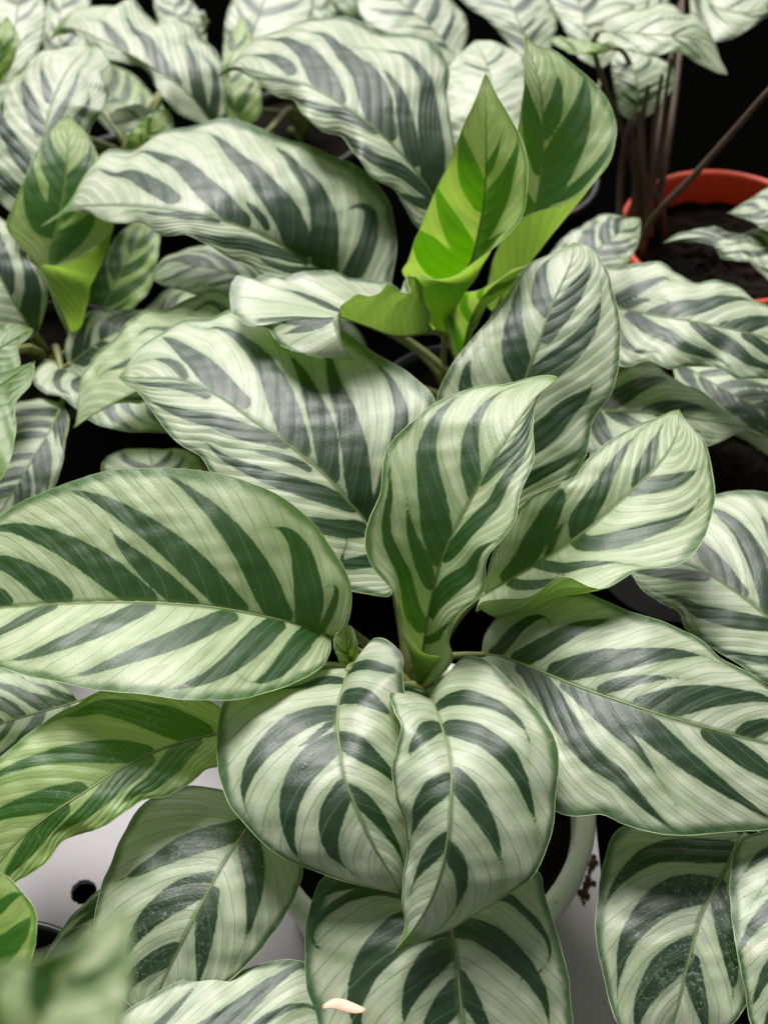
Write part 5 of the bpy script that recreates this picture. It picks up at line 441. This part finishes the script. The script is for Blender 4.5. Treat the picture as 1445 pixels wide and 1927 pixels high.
 {'id':'b1','plant':'back','nu':44,'nv':14,'mid':[(-16.5,496.4,90.0),(-34.5,512.6,100.0),(-49.4,538.9,104.0),(-58.4,587.4,100.0)],'left':[(-34.0,482.6,94.9),(-52.4,512.5,100.0),(-64.7,556.7,101.5)],'right':[(-9.4,519.9,95.5),(-27.8,551.2,100.7),(-43.2,584.8,101.4)],'arch':0.25,'rip':(0.1,3.0,0.0),'k':(0.25,0.25),'young':0.0,'dust':0.0,'tip':0.965,'S':[('L',(0.167,0.0),(0.239,0.335),(0.356,0.671),2.36),('L',(0.301,0.0),(0.38,0.389),(0.51,0.778),2.47),('L',(0.527,0.0),(0.591,0.345),(0.696,0.691),3.59),('L',(0.712,0.0),(0.78,0.398),(0.891,0.795),1.99),('R',(0.135,0.0),(0.227,0.423),(0.377,0.845),2.78),('R',(0.32,0.0),(0.381,0.304),(0.482,0.607),1.7),('R',(0.449,0.0),(0.519,0.363),(0.633,0.726),3.8),('R',(0.681,0.0),(0.717,0.209),(0.776,0.417),2.43)]},
 {'id':'b2','plant':'backleft','nu':44,'nv':14,'mid':[(-150.0,509.2,90.0),(-146.8,525.6,100.0),(-153.1,555.9,102.0),(-168.4,594.6,100.0)],'left':[(-160.1,507.7,95.0),(-162.9,539.9,99.4),(-169.9,572.7,100.3)],'right':[(-131.2,506.1,96.0),(-131.9,540.4,99.1),(-148.1,579.7,100.3)],'arch':0.25,'rip':(0.1,3.0,0.0),'k':(0.25,0.25),'young':0.0,'dust':0.0,'tip':0.965,'S':[('L',(0.132,0.0),(0.216,0.385),(0.352,0.769),1.84),('L',(0.258,0.0),(0.329,0.342),(0.445,0.685),3.29),('L',(0.479,0.0),(0.562,0.439),(0.698,0.878),2.8),('L',(0.644,0.0),(0.695,0.288),(0.778,0.576),1.29),('R',(0.104,0.0),(0.177,0.333),(0.297,0.667),2.68),('R',(0.266,0.0),(0.34,0.357),(0.46,0.713),2.22),('R',(0.452,0.0),(0.536,0.439),(0.674,0.877),2.53),('R',(0.596,0.0),(0.671,0.415),(0.793,0.83),2.99)]},
 {'id':'b3','plant':'backleft','nu':44,'nv':14,'mid':[(-220.2,501.3,95.0),(-228.9,524.0,105.0),(-230.0,559.4,108.0),(-229.5,605.6,106.0)],'left':[(-233.5,500.4,99.6),(-242.1,538.2,104.4),(-240.1,576.0,106.5)],'right':[(-208.1,511.5,100.7),(-210.8,550.3,105.3),(-217.9,590.6,106.3)],'arch':0.25,'rip':(0.1,3.0,0.0),'k':(0.25,0.25),'young':0.0,'dust':0.0,'tip':0.965,'S':[('L',(0.054,0.0),(0.138,0.374),(0.274,0.748),3.41),('L',(0.238,0.0),(0.286,0.228),(0.364,0.457),2.34),('L',(0.441,0.0),(0.521,0.411),(0.65,0.822),2.15),('L',(0.667,0.0),(0.706,0.223),(0.77,0.446),1.53),('R',(0.107,0.0),(0.184,0.352),(0.31,0.703),2.83),('R',(0.326,0.0),(0.367,0.199),(0.432,0.398),2.28),('R',(0.484,0.0),(0.567,0.436),(0.702,0.873),3.16),('R',(0.655,0.0),(0.716,0.348),(0.816,0.696),2.26)]},
 {'id':'b8','plant':'behind','nu':70,'nv':14,'mid':[(-15.0,216.3,85.0),(-44.1,229.9,96.0),(-68.7,260.3,100.0),(-91.3,283.0,96.0)],'left':[(-37.8,202.2,90.8),(-67.2,225.2,96.4),(-86.3,253.7,97.9)],'right':[(-21.0,240.3,90.3),(-45.2,265.2,95.7),(-70.0,284.9,98.3)],'arch':0.25,'rip':(0.1,3.0,0.0),'k':(0.3,0.3),'young':0.0,'dust':0.0,'tip':0.965,'S':[('L',(0.103,0.0),(0.193,0.343),(0.341,0.685),2.51),('L',(0.314,0.0),(0.406,0.378),(0.557,0.757),1.84),('L',(0.528,0.0),(0.623,0.425),(0.777,0.851),3.2),('L',(0.671,0.0),(0.715,0.211),(0.788,0.423),1.44),('R',(0.086,0.0),(0.188,0.384),(0.355,0.769),2.61),('R',(0.238,0.0),(0.346,0.433),(0.524,0.866),3.21),('R',(0.414,0.0),(0.513,0.421),(0.673,0.842),2.69),('R',(0.612,0.0),(0.668,0.26),(0.759,0.52),2.28)]},
 {'id':'b9','plant':'left','nu':68,'nv':14,'mid':[(-193.9,250.4,56.0),(-174.2,246.3,60.0),(-138.9,264.2,64.0),(-117.3,301.2,64.0)],'left':[(-179.9,264.8,59.2),(-154.5,289.8,61.5),(-134.2,311.6,63.3)],'right':[(-166.1,229.6,59.4),(-133.7,240.4,61.5),(-115.1,274.0,63.4)],'arch':0.25,'rip':(0.1,3.0,0.0),'k':(0.3,0.3),'young':0.3,'dust':0.0,'tip':0.965,'S':[('L',(0.131,0.0),(0.237,0.408),(0.411,0.817),2.89),('L',(0.329,0.0),(0.42,0.376),(0.568,0.752),3.5),('L',(0.499,0.0),(0.583,0.372),(0.72,0.744),3.21),('L',(0.63,0.0),(0.71,0.375),(0.84,0.75),3.76),('R',(0.147,0.0),(0.254,0.412),(0.429,0.825),2.3),('R',(0.329,0.0),(0.395,0.269),(0.501,0.539),2.16),('R',(0.447,0.0),(0.53,0.359),(0.665,0.718),2.15),('R',(0.601,0.0),(0.69,0.41),(0.834,0.82),3.87)]},
 {'id':'c1','plant':'backleft','nu':45,'nv':14,'mid':[(-164.9,489.2,40.0),(-184.7,512.6,50.0),(-205.3,532.5,54.0),(-224.8,562.4,52.0)],'left':[(-185.5,481.6,45.4),(-209.8,505.2,50.7),(-224.7,534.8,52.5)],'right':[(-163.6,519.6,45.3),(-185.3,551.5,50.3),(-206.2,568.3,52.6)],'arch':0.25,'rip':(0.1,3.0,0.0),'k':(0.25,0.25),'young':0.5,'dust':0.0,'tip':0.965,'S':[('L',(0.132,0.0),(0.216,0.385),(0.352,0.769),2.36),('L',(0.258,0.0),(0.329,0.342),(0.445,0.685),4.21),('L',(0.479,0.0),(0.562,0.439),(0.698,0.878),3.58),('L',(0.644,0.0),(0.695,0.288),(0.778,0.576),1.66),('R',(0.104,0.0),(0.177,0.333),(0.297,0.667),3.43),('R',(0.266,0.0),(0.34,0.357),(0.46,0.713),2.84),('R',(0.452,0.0),(0.536,0.439),(0.674,0.877),3.24),('R',(0.596,0.0),(0.671,0.415),(0.793,0.83),3.83)]},
 {'id':'c2','plant':'back','nu':44,'nv':14,'mid':[(-52.7,452.9,40.0),(-67.6,475.1,50.0),(-82.9,494.1,54.0),(-102.3,509.6,52.0)],'left':[(-73.7,444.5,46.3),(-89.0,467.4,51.2),(-101.1,490.1,52.4)],'right':[(-42.2,471.0,44.3),(-57.5,501.0,49.3),(-80.2,515.0,52.7)],'arch':0.25,'rip':(0.1,3.0,0.0),'k':(0.25,0.25),'young':0.3,'dust':0.0,'tip':0.965,'S':[('L',(0.054,0.0),(0.138,0.374),(0.274,0.748),4.26),('L',(0.238,0.0),(0.286,0.228),(0.364,0.457),2.93),('L',(0.441,0.0),(0.521,0.411),(0.65,0.822),2.68),('L',(0.667,0.0),(0.706,0.223),(0.77,0.446),1.91),('R',(0.107,0.0),(0.184,0.352),(0.31,0.703),3.53),('R',(0.326,0.0),(0.367,0.199),(0.432,0.398),2.85),('R',(0.484,0.0),(0.567,0.436),(0.702,0.873),3.96),('R',(0.655,0.0),(0.716,0.348),(0.816,0.696),2.82)]},
]
CROWNS = {'centre': (0.0043, 0.0075, 0.076), 'behind': (0.0315, 0.2027, 0.074), 'left': (-0.1955, 0.2333, 0.08), 'right': (0.1156, 0.1466, 0.074), 'frontright': (0.195, -0.0351, 0.072), 'frontleft': (-0.1878, -0.1511, 0.072), 'frontfoliage': (-0.1301, -0.2413, 0.072), 'back': (-0.0663, 0.4647, 0.07), 'backleft': (-0.174, 0.4125, 0.07), 'backright': (0.0833, 0.4125, 0.07), 'far': (0.1591, 0.3633, 0.062), 'farside': (0.305, 0.2901, 0.07)}

PLANTS = dict(
    centre=('calathea_plant', 'large striped calathea in the centre with leaves spread in a rosette'),
    behind=('calathea_plant', 'striped calathea behind the central one with two rolled lime green young leaves'),
    left=('calathea_plant', 'striped calathea along the left edge with one rolled bright green leaf'),
    right=('calathea_plant', 'striped calathea with horizontal silvery leaves below the red pot'),
    frontright=('calathea_plant', 'striped calathea along the lower right edge with dusty drooping leaves'),
    frontleft=('calathea_plant', 'young calathea with one rounded green leaf at the bottom left edge by the black pot'),
    frontfoliage=('calathea_plant', 'blurred calathea leaves nearest the camera along the bottom edge'),
    back=('calathea_plant', 'pale out of focus calathea leaves behind the top centre leaf'),
    backleft=('calathea_plant', 'silvery out of focus calathea with arching leaves in the top left corner'),
    backright=('calathea_plant', 'silvery crinkled calathea leaves just behind the two lime green rolled leaves'),
    farside=('calathea_plant', 'calathea at the right edge whose narrow leaves reach over the red pot'),
    far=('calathea_plant', 'calathea with brown stems growing in the red pot'),
)
roots = {}
for key, (nm, lab) in PLANTS.items():
    r = empty(nm, CROWNS[key]); tag(r, lab, 'plant', 'striped calathea plants'); roots[key] = r

# plain black nursery pots that carry the outer plants, one with each plant
def nursery_pot(root, z, R=.044):
    H = z-.004
    V, Fc = lathe([(R*.8, -z), (R, -.012), (R+.003, -.012), (R+.0035, .0), (R+.001, .001), (R-.001, -.004), (R*.97, -.02)], 40)
    p = mesh_obj('nursery_pot', V, Fc, MAT['black'], root)
    V, Fc = lathe([(.0005, -.006), (R*.5, -.005), (R*.985, -.007)], 40)
    mesh_obj('soil', V, Fc, MAT['soil'], p)
for key in ('behind', 'left', 'frontright', 'frontfoliage', 'back', 'backleft', 'backright', 'farside'):
    nursery_pot(roots[key], CROWNS[key][2])

def bez(p0, p1, p2, p3, n):
    t = np.linspace(0, 1, n)[:, None]
    return (1-t)**3*p0+3*t*(1-t)**2*p1+3*t*t*(1-t)*p2+t**3*p3

def build_leaf(d):
    root = roots[d['plant']]; o0 = np.array(CROWNS[d['plant']])
    rnd = random.Random(d['id'])
    e = {k: np.array(d[k])/1000-o0 for k in ('mid', 'left', 'right')}
    for k in ('lc', 'rc'): e[k] = list(np.array(d[k])/1000-o0) if d.get(k) else None
    e['left'] = list(e['left']); e['right'] = list(e['right']); e['mid'] = list(e['mid'])
    e['arch'] = d['arch']; e['rip'] = d['rip']
    NU, NV = d['nu'], d['nv']
    M, vs, SL, SR = blade(e, NU, NV)
    u = np.linspace(0, 1, NU)
    stripe = {}
    for key, G in (('L', SL), ('R', SR)):
        fld = np.full(G.shape[:2], -6.)
        for s in d['S']:
            if s[0] != key: continue
            p0, p1, p2 = np.array(s[1]), np.array(s[2]), np.array(s[3])
            c = (p1-.25*p0-.25*p2)*2
            t = np.linspace(0, 1.45, 34)[:, None]
            uv = (1-t)**2*p0+2*t*(1-t)*c+t*t*p2
            uv[:, 1] = np.minimum(uv[:, 1], .97); uv[:, 0] = np.maximum.accumulate(uv[:, 0])
            iu = np.clip(uv[:, 0], 0, 1)*(NU-1); i0 = np.clip(iu.astype(int), 0, NU-2); fu = (iu-i0)[:, None]
            iv = np.interp(uv[:, 1], vs, np.arange(len(vs))); j0 = np.clip(iv.astype(int), 0, len(vs)-2); fv = (iv-j0)[:, None]
            P = (G[i0, j0]*(1-fu)*(1-fv)+G[i0+1, j0]*fu*(1-fv)+G[i0, j0+1]*(1-fu)*fv+G[i0+1, j0+1]*fu*fv)*1000
            tt = t[:, 0]
            R = s[4]*np.minimum(1, .84+.6*tt)*(1-np.clip((tt-.32)/.86, 0, 1)**1.5)
            R = np.maximum(R, np.where(tt < 1.3, .26, .1))
            A, B = P[:-1], P[1:]; X = G.reshape(-1, 1, 3)*1000
            ab = B-A; L2 = (ab**2).sum(1)+1e-9
            h = np.clip(((X-A)*ab).sum(2)/L2, 0, 1)
            dist = np.linalg.norm(X-(A+ab*h[..., None]), axis=2)
            val = (R[:-1]+(R[1:]-R[:-1])*h)-dist
            fld = np.maximum(fld, val.max(1).reshape(G.shape[:2]))
        stripe[key] = fld
    cols = [('L', j) for j in range(len(vs)-1, 0, -1)]+[('M', 0)]+[('R', j) for j in range(1, len(vs))]
    nc = len(cols)
    V = np.zeros((NU, nc, 3)); at = {k: np.zeros((NU, nc)) for k in ('stripe', 'vein', 'across', 'along', 'young', 'dust', 'tip')}
    off = rnd.uniform(0, 1)
    nvein = 20*max(.6, min(1.1, np.linalg.norm(np.diff(M, axis=0), axis=1).sum()/.15))
    for c, (k, j) in enumerate(cols):
        G = SL if k in 'LM' else SR
        V[:, c] = G[:, j]
        st = stripe['L'][:, 0]*.5+stripe['R'][:, 0]*.5 if k == 'M' else stripe[k][:, j]
        at['stripe'][:, c] = st
        kk = d['k'][0 if k in 'LM' else 1]
        at['vein'][:, c] = 40+off+(u-kk*vs[j]**1.15*(1-.35*u))*nvein+(.5 if k == 'R' else 0)
        at['across'][:, c] = vs[j]; at['along'][:, c] = u
    at['young'][:] = d['young']; at['dust'][:] = d['dust']; at['tip'][:] = (u[:, None]-d['tip'])*20
    Fc = [(i*nc+c, i*nc+c+1, (i+1)*nc+c+1, (i+1)*nc+c) for i in range(NU-1) for c in range(nc-1)]
    V = V.reshape(-1, 3)
    leaf = mesh_obj('leaf', V, Fc, MAT['leaf'], root)
    me = leaf.data
    for k, A in at.items():
        a = me.attributes.new(k, 'FLOAT', 'POINT'); a.data.foreach_set('value', A.reshape(-1).astype(np.float32))
    # midrib: a low ridge, thick at the base
    T = np.gradient(M, axis=0); T /= np.linalg.norm(T, axis=1)[:, None]+1e-12
    side = SL[:, 2]-SR[:, 2]; nn = np.cross(T, side); nn /= np.linalg.norm(nn, axis=1)[:, None]+1e-9
    q = max(1, NU//44)
    rad = (.00060*(1-u)**.8+.00012)
    P = M-nn*(rad*.30)[:, None]
    Vt, Ft = tube(P[::q], rad[::q], 6)
    mesh_obj('midrib', Vt, Ft, MAT['midrib'], leaf)
    # rolled margin of the blade
    loop = np.vstack([SL[1:-1:2, -1], SR[1:-1:2, -1][::-1]])
    kk = np.linspace(0, 40, len(loop)); Vt, Ft = tube(loop, .00013+.00006*np.sin(kk)*np.sin(2.3*kk+1), 5, closed=False)
    mesh_obj('leaf_margin', Vt, Ft, MAT['rim'], leaf)
    # petiole down to the crown
    b = M[0]; t0 = M[min(4, NU-1)]-M[0]; t0 /= np.linalg.norm(t0)
    start = np.array([rnd.uniform(-.008, .008), rnd.uniform(-.008, .008), -.004])
    Ld = np.linalg.norm(b-start)
    P = bez(start, start+np.array([0, 0, Ld*.45]), b-t0*min(.03, Ld*.35), b+t0*.003, 14)
    Vt, Ft = tube(P, np.linspace(.0026, .0013, 14), 10)
    mesh_obj('petiole', Vt, Ft, MAT['stem'] if d['plant'] == 'far' else MAT['petiole'], leaf)
    return leaf
for d in LEAVES:
    build_leaf(d)

# bare stems of the plant in the red pot
o0 = np.array(CROWNS['far'])
for path in ([(0.1463, 0.3271, 0.075), (0.1493, 0.3284, 0.1), (0.1679, 0.329, 0.13), (0.1872, 0.3323, 0.16), (0.2033, 0.3357, 0.185), (0.2227, 0.3483, 0.2)],
             [(0.1503, 0.3472, 0.075), (0.1508, 0.3548, 0.105), (0.151, 0.3709, 0.135), (0.154, 0.3875, 0.16)],
             [(0.1444, 0.3523, 0.075), (0.1437, 0.3652, 0.105), (0.1431, 0.3709, 0.135), (0.1465, 0.3843, 0.155)],
             [(0.1362, 0.3523, 0.075), (0.1361, 0.372, 0.1), (0.1376, 0.3799, 0.125), (0.1438, 0.3961, 0.14)],
             [(0.1523, 0.3563, 0.08), (0.1583, 0.3743, 0.11), (0.1583, 0.3851, 0.14), (0.1596, 0.3962, 0.165)],
             [(0.1539, 0.3446, 0.075), (0.1495, 0.3537, 0.098), (0.144, 0.3603, 0.122), (0.1403, 0.3723, 0.145)]):
    P = spline(np.array(path)-o0, 24)
    k = .6+.55*((abs(path[0][0])*7919) % 1)
    Vt, Ft = tube(P, np.linspace(.0026, .0016, 24)*k, 9)
    mesh_obj('petiole', Vt, Ft, MAT['stem'], roots['far'])

# a dry petal lying on the lowest front leaf
def petal():
    a = np.array((-0.0232, -0.1421, 0.106)); V = []; Fc = []; n = 10
    for i in range(n+1):
        t = i/n; w = .0022*math.sin(math.pi*min(max(t, .04), .97))**.6
        for sgn in (-1, 0, 1):
            V.append((a[0]-.008+.016*t, a[1]+sgn*w+.0012*math.sin(5*t), a[2]-.0002+.0005*abs(sgn)+.0004*math.sin(9*t)))
    for i in range(n):
        for k in range(2):
            Fc.append((i*3+k, (i+1)*3+k, (i+1)*3+k+1, i*3+k+1))
    o = mesh_obj('dry_petal', V, Fc, MAT['petal'])
    md = o.modifiers.new('thickness', 'SOLIDIFY'); md.thickness = .0003
    tag(o, 'small dry orange petal lying on the lowest front leaf', 'petal')
petal()
